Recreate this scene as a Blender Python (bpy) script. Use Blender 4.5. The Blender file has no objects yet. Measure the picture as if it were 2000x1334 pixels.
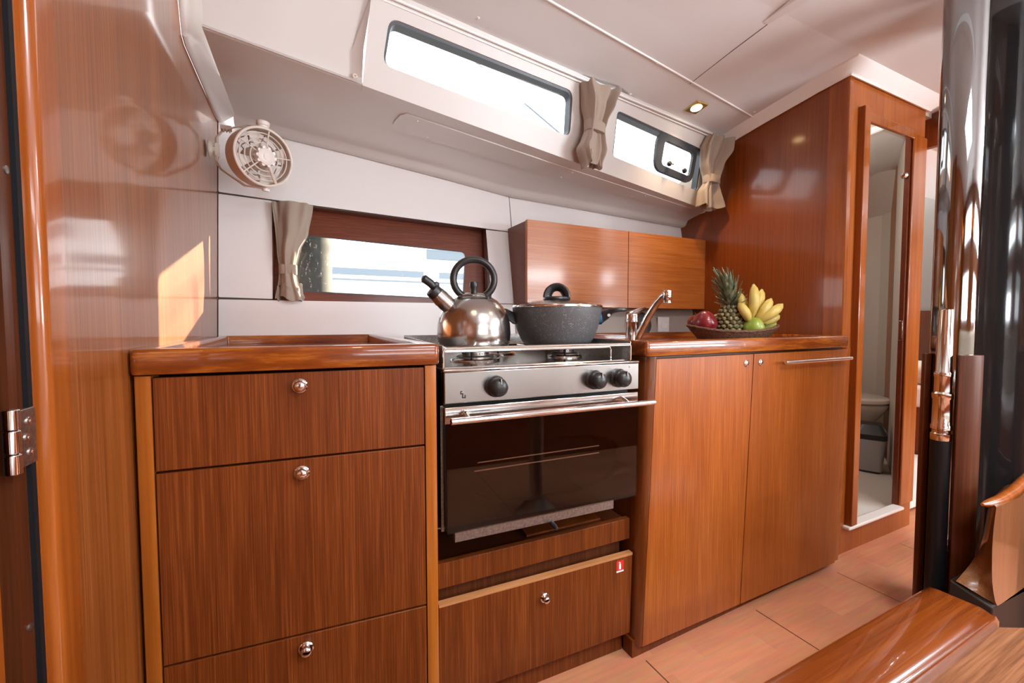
import bpy, bmesh, math, random
from mathutils import Vector, Matrix
random.seed(7)
C = bpy.context.scene.collection
SC = bpy.context.scene
PI = math.pi
R = math.radians

# ------------------------------------------------------------------ materials
def new_mat(name):
    m = bpy.data.materials.new(name); m.use_nodes = True
    nt = m.node_tree
    return m, nt, nt.nodes['Principled BSDF']

def sset(b, key, v):
    if key in b.inputs: b.inputs[key].default_value = v

def plain(name, col, rough=.5, metal=0., coat=0., coat_rough=.05, bump=0., bscale=300., spec=.5, var=0.):
    m, nt, b = new_mat(name)
    sset(b, 'Base Color', (*col, 1)); sset(b, 'Roughness', rough); sset(b, 'Metallic', metal)
    sset(b, 'Coat Weight', coat); sset(b, 'Coat Roughness', coat_rough); sset(b, 'Specular IOR Level', spec)
    if bump or var:
        g = nt.nodes.new('ShaderNodeNewGeometry')
        n = nt.nodes.new('ShaderNodeTexNoise'); n.inputs['Scale'].default_value = bscale; n.inputs['Detail'].default_value = 3
        nt.links.new(g.outputs['Position'], n.inputs['Vector'])
        if bump:
            bp = nt.nodes.new('ShaderNodeBump'); bp.inputs['Strength'].default_value = bump; bp.inputs['Distance'].default_value = .002
            nt.links.new(n.outputs['Fac'], bp.inputs['Height']); nt.links.new(bp.outputs['Normal'], b.inputs['Normal'])
        if var:
            rp = nt.nodes.new('ShaderNodeValToRGB')
            rp.color_ramp.elements[0].color = (*[c*(1-var) for c in col], 1); rp.color_ramp.elements[0].position = .3
            rp.color_ramp.elements[1].color = (*[min(1, c*(1+var)) for c in col], 1); rp.color_ramp.elements[1].position = .7
            nt.links.new(n.outputs['Fac'], rp.inputs['Fac']); nt.links.new(rp.outputs['Color'], b.inputs['Base Color'])
    return m

def wood(name, base, dark, light, axis='Z', fine=260., along=3., rough=.3, coat=.6, coat_rough=.08, broad=10., bump=.05, contrast=1.0, spec=.4):
    """veneer: fine streaks that run along one world axis"""
    m, nt, b = new_mat(name)
    N, L = nt.nodes, nt.links
    g = N.new('ShaderNodeNewGeometry')
    def streak(f, a, det, w):
        mp = N.new('ShaderNodeMapping'); mp.vector_type = 'POINT'
        s = [f, f, f]; s['XYZ'.index(axis)] = a
        mp.inputs['Scale'].default_value = s
        mp.inputs['Location'].default_value = (w*3.1, w*1.7, w*2.3)
        L.new(g.outputs['Position'], mp.inputs['Vector'])
        n = N.new('ShaderNodeTexNoise'); n.inputs['Scale'].default_value = 1; n.inputs['Detail'].default_value = det
        n.inputs['Roughness'].default_value = .65
        L.new(mp.outputs['Vector'], n.inputs['Vector']); return n.outputs['Fac']
    f1 = streak(fine, along, 4, 1); f2 = streak(broad, along*.25, 3, 2)
    mx = N.new('ShaderNodeMix'); mx.data_type = 'FLOAT'; mx.inputs[0].default_value = .28
    L.new(f1, mx.inputs[2]); L.new(f2, mx.inputs[3])
    rp = N.new('ShaderNodeValToRGB'); e = rp.color_ramp.elements
    w = .17/contrast
    e[0].position = .5-w; e[0].color = (*dark, 1); e[1].position = .5+w; e[1].color = (*light, 1)
    k = e.new(.5); k.color = (*base, 1)
    L.new(mx.outputs[0], rp.inputs['Fac']); L.new(rp.outputs['Color'], b.inputs['Base Color'])
    if bump:
        bp = N.new('ShaderNodeBump'); bp.inputs['Strength'].default_value = bump; bp.inputs['Distance'].default_value = .001
        L.new(f1, bp.inputs['Height']); L.new(bp.outputs['Normal'], b.inputs['Normal'])
    sset(b, 'Roughness', rough); sset(b, 'Coat Weight', coat); sset(b, 'Coat Roughness', coat_rough); sset(b, 'Specular IOR Level', spec)
    return m

M = {}
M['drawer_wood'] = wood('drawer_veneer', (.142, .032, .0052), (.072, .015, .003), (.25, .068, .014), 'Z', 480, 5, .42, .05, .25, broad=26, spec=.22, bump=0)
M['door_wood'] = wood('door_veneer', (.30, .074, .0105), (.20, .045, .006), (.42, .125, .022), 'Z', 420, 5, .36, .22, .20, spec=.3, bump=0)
M['bulkhead_wood'] = wood('bulkhead_veneer', (.25, .072, .014), (.15, .038, .007), (.38, .13, .034), 'Z', 330, 2.5, .36, .65, .085, spec=.3, bump=0)
M['dark_bulkhead'] = wood('forward_bulkhead_veneer', (.20, .044, .0065), (.13, .027, .004), (.27, .068, .012), 'Z', 330, 2.5, .3, .6, .12, spec=.3, bump=0)
M['cab_wood'] = wood('locker_veneer', (.42, .125, .022), (.28, .075, .011), (.54, .19, .042), 'X', 300, 4, .3, .4, .12, bump=0)
M['trim_wood'] = wood('varnished_trim', (.29, .072, .009), (.22, .050, .006), (.36, .10, .014), 'Z', 60, 2, .25, .55, .07, bump=0, spec=.3)
M['rim_wood'] = wood('varnished_rim', (.205, .044, .005), (.10, .019, .003), (.43, .135, .015), 'X', 45, 5, .25, .65, .05, broad=14, bump=.01, spec=.3)
M['dark_post'] = wood('dark_post_wood', (.125, .030, .005), (.085, .018, .003), (.17, .045, .008), 'Z', 70, 2, .3, .5, .09, bump=0, spec=.3)  # darker brown than the other corner posts
M['cheek_wood'] = wood('seat_end_veneer', (.20, .085, .032), (.15, .058, .020), (.26, .12, .05), 'Z', 200, 3, .3, .8, .05, bump=.02)
M['gold'] = plain('brass', (.55, .38, .15), .25, 1.)
M['dark_wood'] = wood('dark_brown_wood', (.075, .019, .0055), (.05, .012, .0035), (.11, .030, .009), 'Z', 200, 3, .42, .1, .2, spec=.25, bump=0)
M['frame_wood'] = wood('window_frame_wood', (.145, .034, .014), (.095, .022, .009), (.19, .05, .022), 'X', 180, 4, .4, .2, .2, bump=0, spec=.3)
M['post_wood'] = wood('corner_post_wood', (.34, .098, .012), (.25, .065, .008), (.42, .14, .02), 'Z', 70, 2, .3, .45, .09, bump=0, spec=.3)
M['step_wood'] = wood('varnished_step', (.175, .038, .005), (.11, .021, .003), (.25, .063, .009), 'X', 70, 2, .22, .9, .03, broad=9, bump=.02, spec=.3)
M['plank_wood'] = wood('platform_plank', (.23, .09, .036), (.13, .045, .017), (.33, .145, .066), 'X', 150, 4, .42, .1, .2, contrast=1.3, bump=0)
M['raw_edge'] = wood('pale_plywood_edge', (.45, .2, .075), (.36, .15, .05), (.55, .27, .11), 'X', 90, 5, .5, 0, .3)
M['white_panel'] = plain('white_panel', (.80, .77, .75), .38, coat=.15, coat_rough=.25)
M['headliner'] = plain('headliner_gelcoat', (.62, .582, .552), .42, coat=.1, coat_rough=.3, bump=.05, bscale=900)
M['ceiling'] = plain('ceiling_vinyl', (.74, .735, .73), .5, bump=.08, bscale=700)
M['white_gloss'] = plain('white_gloss_trim', (.85, .83, .80), .3, coat=.3)
M['groove'] = plain('groove_dark', (.10, .085, .07), .6)
M['black_rubber'] = plain('black_rubber', (.008, .009, .011), .6, spec=.15)
M['black_plastic'] = plain('black_plastic', (.016, .016, .017), .35, bump=.04, bscale=600)
M['gasket'] = plain('window_gasket', (.035, .04, .05), .4)
M['black_metal'] = plain('black_enamel', (.008, .008, .009), .35, spec=.25)
M['chrome'] = plain('chrome', (.78, .77, .77), .07, 1.)
M['steel'] = plain('brushed_steel', (.36, .345, .335), .24, 1., bump=.05, bscale=250)
M['steel_bright'] = plain('polished_steel', (.66, .64, .62), .13, 1.)
M['steel_dull'] = plain('dull_steel', (.34, .31, .29), .4, 1., bump=.1, bscale=200, var=.25)
M['mirror_steel'] = plain('polished_column_steel', (.31, .305, .305), .05, 1., bump=.015, bscale=25)
M['aluminium'] = plain('satin_aluminium', (.72, .71, .70), .3, 1.)
M['fan_plastic'] = plain('cream_plastic', (.66, .57, .49), .38)
M['fan_dark'] = plain('fan_motor_brown', (.42, .30, .24), .5)
M['fan_light'] = plain('cream_plastic_hub', (.74, .67, .62), .35)
M['porcelain'] = plain('porcelain', (.78, .74, .68), .15, coat=.5)
M['bath_wall'] = plain('bath_moulding', (.60, .55, .48), .45)
M['bath_floor'] = plain('bath_floor', (.70, .66, .61), .4)
M['bin_steel'] = plain('bin_steel', (.42, .42, .43), .38, .85)
M['socket_white'] = plain('socket_white', (.8, .78, .75), .35)
M['mattress'] = plain('white_linen', (.78, .76, .75), .8)
M['cushion'] = plain('cream_cushion', (.55, .47, .36), .8)
M['red'] = plain('sticker_red', (.62, .03, .02), .45)
M['white_ink'] = plain('sticker_white', (.85, .85, .85), .45)
M['blue_rubber'] = plain('blue_silicone', (.01, .09, .19), .5)
M['boat_white'] = plain('boat_gelcoat', (.8, .8, .8), .35)
M['boat_dark'] = plain('boat_windows', (.13, .16, .19), .3)
M['stem_brown'] = plain('fruit_stem', (.07, .04, .015), .7)
M['cabin_lining'] = plain('cabin_lining', (.20, .17, .145), .6)
M['plinth_dark'] = plain('plinth_dark_brown', (.014, .007, .004), .5, spec=.2)
M['kettle_steel'] = plain('kettle_steel', (.46, .445, .43), .19, 1., bump=.04, bscale=180)
M['rack'] = plain('oven_rack', (.85, .80, .72), .4, .2)
M['backsplash'] = plain('backsplash_shaded', (.36, .30, .255), .5)  # colour darkened to stand for the shade under the lockers
M['wicker_plain'] = plain('table_white', (.7, .66, .6), .4)

def glass_mat(name, tint=(1, 1, 1), refl=.08, rough=.02, graze=.8):
    m = bpy.data.materials.new(name); m.use_nodes = True
    nt = m.node_tree; N, L = nt.nodes, nt.links
    N.remove(N['Principled BSDF'])
    t = N.new('ShaderNodeBsdfTransparent'); t.inputs['Color'].default_value = (*tint, 1)
    g = N.new('ShaderNodeBsdfGlossy'); g.inputs['Roughness'].default_value = rough
    lw = N.new('ShaderNodeLayerWeight'); lw.inputs['Blend'].default_value = .5
    pw = N.new('ShaderNodeMath'); pw.operation = 'POWER'; pw.inputs[1].default_value = 4.; L.new(lw.outputs['Facing'], pw.inputs[0])
    f = N.new('ShaderNodeMath'); f.operation = 'MULTIPLY_ADD'; f.inputs[1].default_value = graze; f.inputs[2].default_value = refl*.5; f.use_clamp = True
    L.new(pw.outputs[0], f.inputs[0])
    mix = N.new('ShaderNodeMixShader')
    L.new(f.outputs[0], mix.inputs[0]); L.new(t.outputs[0], mix.inputs[1]); L.new(g.outputs[0], mix.inputs[2])
    L.new(mix.outputs[0], N['Material Output'].inputs['Surface'])
    return m
M['glass'] = glass_mat('clear_glass')
M['oven_glass'] = glass_mat('smoked_oven_glass', (.62, .52, .47), .07, .02, .45)

def dirty_glass():
    """window pane with dried splashes of salt water near its left end"""
    m = glass_mat('salt_spotted_glass', refl=.04)
    nt = m.node_tree; N, L = nt.nodes, nt.links
    g = N.new('ShaderNodeNewGeometry')
    n = N.new('ShaderNodeTexNoise'); n.inputs['Scale'].default_value = 75; n.inputs['Detail'].default_value = 6; n.inputs['Roughness'].default_value = .75
    mp = N.new('ShaderNodeMapping'); mp.inputs['Scale'].default_value = (1, 1, .45)
    L.new(g.outputs['Position'], mp.inputs['Vector']); L.new(mp.outputs['Vector'], n.inputs['Vector'])
    r = N.new('ShaderNodeValToRGB'); r.color_ramp.elements[0].position = .60; r.color_ramp.elements[1].position = .70
    r.color_ramp.elements[1].color = (.5, .5, .5, 1)
    L.new(n.outputs['Fac'], r.inputs['Fac'])
    d = N.new('ShaderNodeBsdfDiffuse'); d.inputs['Color'].default_value = (.62, .60, .55, 1)
    tr = N.new('ShaderNodeBsdfTranslucent'); tr.inputs['Color'].default_value = (.62, .60, .55, 1)
    ad = N.new('ShaderNodeMixShader'); ad.inputs[0].default_value = .5
    L.new(d.outputs[0], ad.inputs[1]); L.new(tr.outputs[0], ad.inputs[2])
    out = N['Material Output']; old = out.inputs['Surface'].links[0].from_socket
    mx = N.new('ShaderNodeMixShader')
    sx = N.new('ShaderNodeSeparateXYZ'); L.new(g.outputs['Position'], sx.inputs[0])
    mr = N.new('ShaderNodeMapRange'); mr.inputs['From Min'].default_value = .16; mr.inputs['From Max'].default_value = .10
    mr.inputs['To Min'].default_value = .12
    L.new(sx.outputs['X'], mr.inputs['Value'])
    mu = N.new('ShaderNodeMath'); mu.operation = 'MULTIPLY'
    L.new(mr.outputs[0], mu.inputs[0]); L.new(r.outputs['Color'], mu.inputs[1])
    L.new(mu.outputs[0], mx.inputs[0]); L.new(old, mx.inputs[1]); L.new(ad.outputs[0], mx.inputs[2])
    L.new(mx.outputs[0], out.inputs['Surface'])
    return m
M['dirty_glass'] = dirty_glass()

def emis(name, col, s):
    m, nt, b = new_mat(name)
    sset(b, 'Base Color', (*col, 1)); sset(b, 'Emission Color', (*col, 1)); sset(b, 'Emission Strength', s)
    return m
M['lamp_glow'] = emis('downlight_glow', (1, .72, .36), 14)

def floor_mat():
    m, nt, b = new_mat('laminate_sole'); N, L = nt.nodes, nt.links
    g = N.new('ShaderNodeNewGeometry')
    br = N.new('ShaderNodeTexBrick'); br.offset = .37; br.offset_frequency = 2; br.squash = 1
    br.inputs['Color1'].default_value = (.62, .27, .145, 1); br.inputs['Color2'].default_value = (.47, .19, .10, 1)
    br.inputs['Mortar'].default_value = (.54, .225, .12, 1)
    br.inputs['Scale'].default_value = 1; br.inputs['Mortar Size'].default_value = .0
    br.inputs['Brick Width'].default_value = .34; br.inputs['Row Height'].default_value = .075
    L.new(g.outputs['Position'], br.inputs['Vector'])
    mp = N.new('ShaderNodeMapping'); mp.inputs['Scale'].default_value = (7, 90, 90)
    L.new(g.outputs['Position'], mp.inputs['Vector'])
    n = N.new('ShaderNodeTexNoise'); n.inputs['Scale'].default_value = 1; n.inputs['Detail'].default_value = 4
    L.new(mp.outputs[0], n.inputs['Vector'])
    mx = N.new('ShaderNodeMix'); mx.data_type = 'RGBA'; mx.blend_type = 'OVERLAY'; mx.inputs[0].default_value = .45
    L.new(br.outputs['Color'], mx.inputs[6]); L.new(n.outputs['Color'], mx.inputs[7])
    hs = N.new('ShaderNodeMix'); hs.data_type = 'RGBA'; hs.blend_type = 'MIX'; hs.inputs[0].default_value = .25
    L.new(mx.outputs[2], hs.inputs[6]); hs.inputs[7].default_value = (.56, .24, .13, 1)
    # dark joints that run across the boat
    sx = N.new('ShaderNodeSeparateXYZ'); L.new(g.outputs['Position'], sx.inputs[0])
    a = N.new('ShaderNodeMath'); a.operation = 'ADD'; a.inputs[1].default_value = 10*.485-1.345; L.new(sx.outputs['X'], a.inputs[0])
    md = N.new('ShaderNodeMath'); md.operation = 'MODULO'; md.inputs[1].default_value = .485; L.new(a.outputs[0], md.inputs[0])
    lt = N.new('ShaderNodeMath'); lt.operation = 'LESS_THAN'; lt.inputs[1].default_value = .004; L.new(md.outputs[0], lt.inputs[0])
    gt = N.new('ShaderNodeMath'); gt.operation = 'LESS_THAN'; gt.inputs[1].default_value = .893; L.new(sx.outputs['Y'], gt.inputs[0])
    an = N.new('ShaderNodeMath'); an.operation = 'MULTIPLY'; L.new(lt.outputs[0], an.inputs[0]); L.new(gt.outputs[0], an.inputs[1])
    fx = N.new('ShaderNodeMix'); fx.data_type = 'RGBA'
    L.new(an.outputs[0], fx.inputs[0]); L.new(hs.outputs[2], fx.inputs[6]); fx.inputs[7].default_value = (.07, .025, .012, 1)
    L.new(fx.outputs[2], b.inputs['Base Color'])
    sset(b, 'Roughness', .42); sset(b, 'Coat Weight', .15); sset(b, 'Coat Roughness', .25)
    return m
M['floor'] = floor_mat()

def speckle():
    m, nt, b = new_mat('grey_stone_coating'); N, L = nt.nodes, nt.links
    tc = N.new('ShaderNodeTexCoord')
    v = N.new('ShaderNodeTexVoronoi'); v.inputs['Scale'].default_value = 330
    L.new(tc.outputs['Object'], v.inputs['Vector'])
    n = N.new('ShaderNodeTexNoise'); n.inputs['Scale'].default_value = 90; L.new(tc.outputs['Object'], n.inputs['Vector'])
    ad = N.new('ShaderNodeMath'); ad.operation = 'ADD'; L.new(v.outputs['Distance'], ad.inputs[0])
    mu = N.new('ShaderNodeMath'); mu.operation = 'MULTIPLY'; mu.inputs[1].default_value = .45; L.new(n.outputs['Fac'], mu.inputs[0]); L.new(mu.outputs[0], ad.inputs[1])
    r = N.new('ShaderNodeValToRGB'); r.color_ramp.elements[0].position = .345; r.color_ramp.elements[0].color = (.40, .40, .40, 1)
    r.color_ramp.elements[1].position = .42; r.color_ramp.elements[1].color = (.075, .075, .08, 1)
    L.new(ad.outputs[0], r.inputs['Fac']); L.new(r.outputs['Color'], b.inputs['Base Color'])
    sset(b, 'Roughness', .5)
    return m
M['speckle'] = speckle()

def fabric():
    m, nt, b = new_mat('beige_linen'); N, L = nt.nodes, nt.links
    g = N.new('ShaderNodeNewGeometry')
    n = N.new('ShaderNodeTexNoise'); n.inputs['Scale'].default_value = 700; n.inputs['Detail'].default_value = 2
    L.new(g.outputs['Position'], n.inputs['Vector'])
    r = N.new('ShaderNodeValToRGB'); r.color_ramp.elements[0].color = (.33, .255, .195, 1); r.color_ramp.elements[1].color = (.50, .40, .32, 1)
    L.new(n.outputs['Fac'], r.inputs['Fac']); L.new(r.outputs['Color'], b.inputs['Base Color'])
    bp = N.new('ShaderNodeBump'); bp.inputs['Strength'].default_value = .2; bp.inputs['Distance'].default_value = .001
    L.new(n.outputs['Fac'], bp.inputs['Height']); L.new(bp.outputs['Normal'], b.inputs['Normal'])
    sset(b, 'Roughness', .85); sset(b, 'Sheen Weight', .2)
    tr = N.new('ShaderNodeBsdfTranslucent'); L.new(r.outputs['Color'], tr.inputs['Color'])
    mx = N.new('ShaderNodeMixShader'); mx.inputs[0].default_value = .18
    L.new(b.outputs[0], mx.inputs[1]); L.new(tr.outputs[0], mx.inputs[2]); L.new(mx.outputs[0], N['Material Output'].inputs['Surface'])
    return m
M['fabric'] = fabric()

def ramp_noise(name, cols, scale, rough=.4, coat=.2, stretch=(1, 1, 1), bump=0.):
    m, nt, b = new_mat(name); N, L = nt.nodes, nt.links
    g = N.new('ShaderNodeTexCoord'); mp = N.new('ShaderNodeMapping'); mp.inputs['Scale'].default_value = stretch
    L.new(g.outputs['Object'], mp.inputs[0])
    n = N.new('ShaderNodeTexNoise'); n.inputs['Scale'].default_value = scale; n.inputs['Detail'].default_value = 4
    L.new(mp.outputs[0], n.inputs['Vector'])
    r = N.new('ShaderNodeValToRGB'); e = r.color_ramp.elements
    e[0].position = .3; e[0].color = (*cols[0], 1); e[1].position = .7; e[1].color = (*cols[-1], 1)
    for i, c in enumerate(cols[1:-1]):
        k = e.new(.3+.4*(i+1)/(len(cols)-1)); k.color = (*c, 1)
    L.new(n.outputs['Fac'], r.inputs['Fac']); L.new(r.outputs['Color'], b.inputs['Base Color'])
    if bump:
        bp = N.new('ShaderNodeBump'); bp.inputs['Strength'].default_value = bump; bp.inputs['Distance'].default_value = .003
        L.new(n.outputs['Fac'], bp.inputs['Height']); L.new(bp.outputs['Normal'], b.inputs['Normal'])
    sset(b, 'Roughness', rough); sset(b, 'Coat Weight', coat)
    return m
M['red_apple'] = ramp_noise('red_apple_skin', [(.13, .008, .014), (.22, .014, .022), (.30, .05, .035)], 26, .28, .5, (1, 1, .35))
M['green_apple'] = ramp_noise('green_apple_skin', [(.19, .27, .03), (.27, .36, .05), (.34, .42, .09)], 14, .3, .4)
M['lime_apple'] = ramp_noise('pale_green_skin', [(.38, .42, .09), (.46, .47, .12), (.40, .45, .1)], 14, .35, .3)
M['banana'] = ramp_noise('banana_skin', [(.44, .33, .07), (.58, .44, .11), (.50, .42, .12)], 22, .45, .1)
M['banana_stem'] = ramp_noise('banana_neck', [(.36, .38, .07), (.50, .44, .10), (.10, .07, .03)], 30, .5, .1)
M['pine_skin'] = ramp_noise('pineapple_skin', [(.05, .055, .02), (.19, .155, .065), (.42, .35, .18)], 90, .6, .05, bump=.5)
M['pine_gap'] = plain('pineapple_gaps', (.035, .04, .018), .7)
M['pine_leaf'] = ramp_noise('pineapple_leaf', [(.06, .09, .045), (.15, .18, .10), (.36, .36, .24)], 55, .5, .1, (1, 1, .4))
M['wicker'] = ramp_noise('dark_wicker', [(.05, .02, .010), (.14, .065, .035), (.26, .14, .08)], 140, .65, 0, (1, 1, 3), .9)
M['mirror_black'] = plain('dark_gloss_panel', (.022, .022, .024), .08, 0, coat=1., coat_rough=.02, spec=1.)
M['piling'] = ramp_noise('weathered_post', [(.006, .009, .008), (.014, .018, .014), (.03, .032, .022)], 12, .8, 0)

# ------------------------------------------------------------------ mesh builder
class MB:
    def __init__(s): s.v = []; s.f = []; s.mi = []
    def add(s, vs, fs, mi=0):
        o = len(s.v); s.v += [tuple(v) for v in vs]; s.f += [tuple(i+o for i in f) for f in fs]; s.mi += [mi]*len(fs); return s
    def box(s, a, b, mi=0):
        x0, y0, z0 = a; x1, y1, z1 = b
        vs = [(x0, y0, z0), (x1, y0, z0), (x1, y1, z0), (x0, y1, z0), (x0, y0, z1), (x1, y0, z1), (x1, y1, z1), (x0, y1, z1)]
        return s.add(vs, [(3, 2, 1, 0), (4, 5, 6, 7), (0, 1, 5, 4), (1, 2, 6, 5), (2, 3, 7, 6), (3, 0, 4, 7)], mi)
    def prism(s, poly, fn0, fn1, mi=0):
        """poly of 2-D points; fn0/fn1 place them on the two end faces"""
        n = len(poly); vs = [fn0(*p) for p in poly]+[fn1(*p) for p in poly]
        fs = [tuple(range(n-1, -1, -1)), tuple(range(n, 2*n))]+[(i, (i+1) % n, n+(i+1) % n, n+i) for i in range(n)]
        return s.add(vs, fs, mi)
    def loft(s, rings, cap0=True, cap1=True, closed=True, mi=0):
        n = len(rings[0]); vs = [p for r in rings for p in r]; fs = []
        for k in range(len(rings)-1):
            for i in range(n if closed else n-1):
                j = (i+1) % n; fs.append((k*n+i, k*n+j, (k+1)*n+j, (k+1)*n+i))
        if cap0: fs.append(tuple(range(n-1, -1, -1)))
        if cap1: fs.append(tuple((len(rings)-1)*n+i for i in range(n)))
        return s.add(vs, fs, mi)
    def lathe(s, prof, o=(0, 0, 0), axis=(0, 0, 1), seg=40, mi=0, sx=1., sy=1., open_=False):
        q = Vector((0, 0, 1)).rotation_difference(Vector(axis).normalized()); o = Vector(o); rings = []
        for r, h in prof:
            rings.append([o+q @ Vector((max(r, 1e-5)*sx*math.cos(2*PI*i/seg), max(r, 1e-5)*sy*math.sin(2*PI*i/seg), h)) for i in range(seg)])
        a_, b_ = prof[0][0] > 1e-3, prof[-1][0] > 1e-3
        if a_ and b_ and not open_: rings.append(rings[0])
        return s.loft(rings, not a_, not b_, True, mi)
    def tube(s, path, r, seg=12, mi=0, closed=False, flat=1.):
        P = [Vector(p) for p in path]; n = len(P); rings = []; up = None
        for i in range(n):
            a = P[(i-1) % n] if (closed or i > 0) else P[i]; b = P[(i+1) % n] if (closed or i < n-1) else P[i]
            t = (b-a).normalized()
            if up is None:
                up = Vector((0, 0, 1)) if abs(t.z) < .9 else Vector((1, 0, 0))
            u = (up-t*up.dot(t)).normalized(); w = t.cross(u); up = u
            rr = r[i] if isinstance(r, (list, tuple)) else r
            rings.append([P[i]+u*rr*math.cos(2*PI*k/seg)+w*rr*flat*math.sin(2*PI*k/seg) for k in range(seg)])
        if closed:
            rings.append(rings[0]); return s.loft(rings, False, False, True, mi)
        return s.loft(rings, True, True, True, mi)
    def cyl(s, a, b, r, seg=24, mi=0, r2=None):
        return s.tube([a, b], [r, r if r2 is None else r2], seg, mi)
    def warp(s, fn): s.v = [tuple(fn(*v)) for v in s.v]; return s

def obj(name, mb, mat, parent=None, bevel=0., seg=2, smooth=True, ang=35, sub=0):
    me = bpy.data.meshes.new(name); me.from_pydata([tuple(v) for v in mb.v], [], mb.f)
    mats = mat if isinstance(mat, (list, tuple)) else [mat]
    for m in mats: me.materials.append(M[m])
    for p, i in zip(me.polygons, mb.mi): p.material_index = i
    bm = bmesh.new(); bm.from_mesh(me)
    bmesh.ops.remove_doubles(bm, verts=bm.verts, dist=2e-6)
    bmesh.ops.recalc_face_normals(bm, faces=bm.faces); bm.to_mesh(me); bm.free()
    if smooth:
        for p in me.polygons: p.use_smooth = True
        me.set_sharp_from_angle(angle=R(ang))
    o = bpy.data.objects.new(name, me); C.objects.link(o)
    if parent is not None: o.parent = parent
    if bevel:
        b = o.modifiers.new('bevel', 'BEVEL'); b.width = bevel; b.segments = seg; b.limit_method = 'ANGLE'; b.angle_limit = R(40)
        b.harden_normals = False
    if sub:
        k = o.modifiers.new('sub', 'SUBSURF'); k.levels = sub; k.render_levels = sub
    return o

def thing(name, label, cat, loc=(0, 0, 0), rz=0, group=None):
    o = bpy.data.objects.new(name, None); C.objects.link(o); o.empty_display_size = .05
    o.location = loc; o.rotation_euler = (0, 0, rz); o['label'] = label; o['category'] = cat
    if group: o['group'] = group
    return o
def tag(o, label, cat, group=None):
    o['label'] = label; o['category'] = cat
    if group: o['group'] = group
    return o
def struct(name, mb, mat, label=None, **k):
    o = obj(name, mb, mat, None, **k); o['kind'] = 'structure'
    if label: o['label'] = label
    return o
def sempty(name, label=None, loc=(0, 0, 0)):
    o = bpy.data.objects.new(name, None); C.objects.link(o); o['kind'] = 'structure'; o.location = loc
    if label: o['label'] = label
    return o
def dup(root, loc, rz=None, label=None):
    r = root.copy(); C.objects.link(r); r.location = loc
    if rz is not None: r.rotation_euler = (0, 0, rz)
    if label: r['label'] = label
    for ch in list(root.children):
        c = ch.copy(); C.objects.link(c); c.parent = r
        for g in list(ch.children):
            d = g.copy(); C.objects.link(d); d.parent = c
    return r
def lerp(a, b, t): return a+(b-a)*t
def rquad(q, r, n=6):
    """a four-sided outline (2-D) with rounded corners"""
    out = []
    for i in range(len(q)):
        p = Vector(q[i]); a = (Vector(q[i-1])-p).normalized(); b = (Vector(q[(i+1) % len(q)])-p).normalized()
        s0 = p+a*r; s1 = p+b*r
        for k in range(n+1):
            t = k/n; out.append(tuple(s0*(1-t)**2+p*2*t*(1-t)+s1*t*t))
    return out
def sheet(outer, holes, place, th, mat, name, parent=None, normal=(0, 1, 0), structure=False, label=None, bevel=0):
    """flat panel with holes: outlines in 2-D, placed in 3-D, then given thickness along normal"""
    bm = bmesh.new(); edges = []
    for lp in [outer]+holes:
        vs = [bm.verts.new(place(*p)) for p in lp]
        edges += [bm.edges.new((vs[i], vs[(i+1) % len(vs)])) for i in range(len(vs))]
    bmesh.ops.triangle_fill(bm, edges=edges, use_beauty=True)
    faces = list(bm.faces)
    ret = bmesh.ops.extrude_face_region(bm, geom=faces)
    nv = [e for e in ret['geom'] if isinstance(e, bmesh.types.BMVert)]
    bmesh.ops.translate(bm, verts=nv, vec=Vector(normal)*th)
    bmesh.ops.recalc_face_normals(bm, faces=bm.faces)
    me = bpy.data.meshes.new(name); bm.to_mesh(me); bm.free(); me.materials.append(M[mat])
    o = bpy.data.objects.new(name, me); C.objects.link(o)
    if parent is not None: o.parent = parent
    if structure: o['kind'] = 'structure'
    if label: o['label'] = label
    return o

# ------------------------------------------------------------------ camera
cam = bpy.data.cameras.new('camera'); co = bpy.data.objects.new('camera', cam); C.objects.link(co)
yaw, pitch, roll = R(26.12), R(2.543), R(-.102)
fw = Vector((math.sin(yaw)*math.cos(pitch), math.cos(yaw)*math.cos(pitch), -math.sin(pitch)))
rt = Vector((math.cos(yaw), -math.sin(yaw), 0)); up = rt.cross(fw)
r2 = rt*math.cos(roll)+up*math.sin(roll); u2 = up*math.cos(roll)-rt*math.sin(roll)
mm = Matrix((r2, u2, -fw)).transposed().to_4x4(); mm.translation = (0, 0, .965)
co.matrix_world = mm
cam.sensor_width = 36; cam.lens = 36*836.46/2000; cam.clip_start = .02
SC.camera = co

# ------------------------------------------------------------------ room shell
XL, XR = -.26, 1.942            # aft and forward bulkheads of the galley
def zc(y):                      # headliner height across the boat
    P = [(-1.9, 1.86), (-1.2, 1.93), (-.5, 1.975), (0, 1.985), (.5, 1.98), (.9, 1.965), (1.07, 1.948), (1.28, 1.92), (1.47, 1.892), (1.56, 1.876)]
    for (a, za), (b, zb) in zip(P, P[1:]):
        if y <= b: return lerp(za, zb, (y-a)/(b-a))
    return P[-1][1]

fl = MB(); fl.box((-1.3, -1.8, -.04), (6.2, 1.96, 0))
struct('floor', fl, 'floor')

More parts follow.
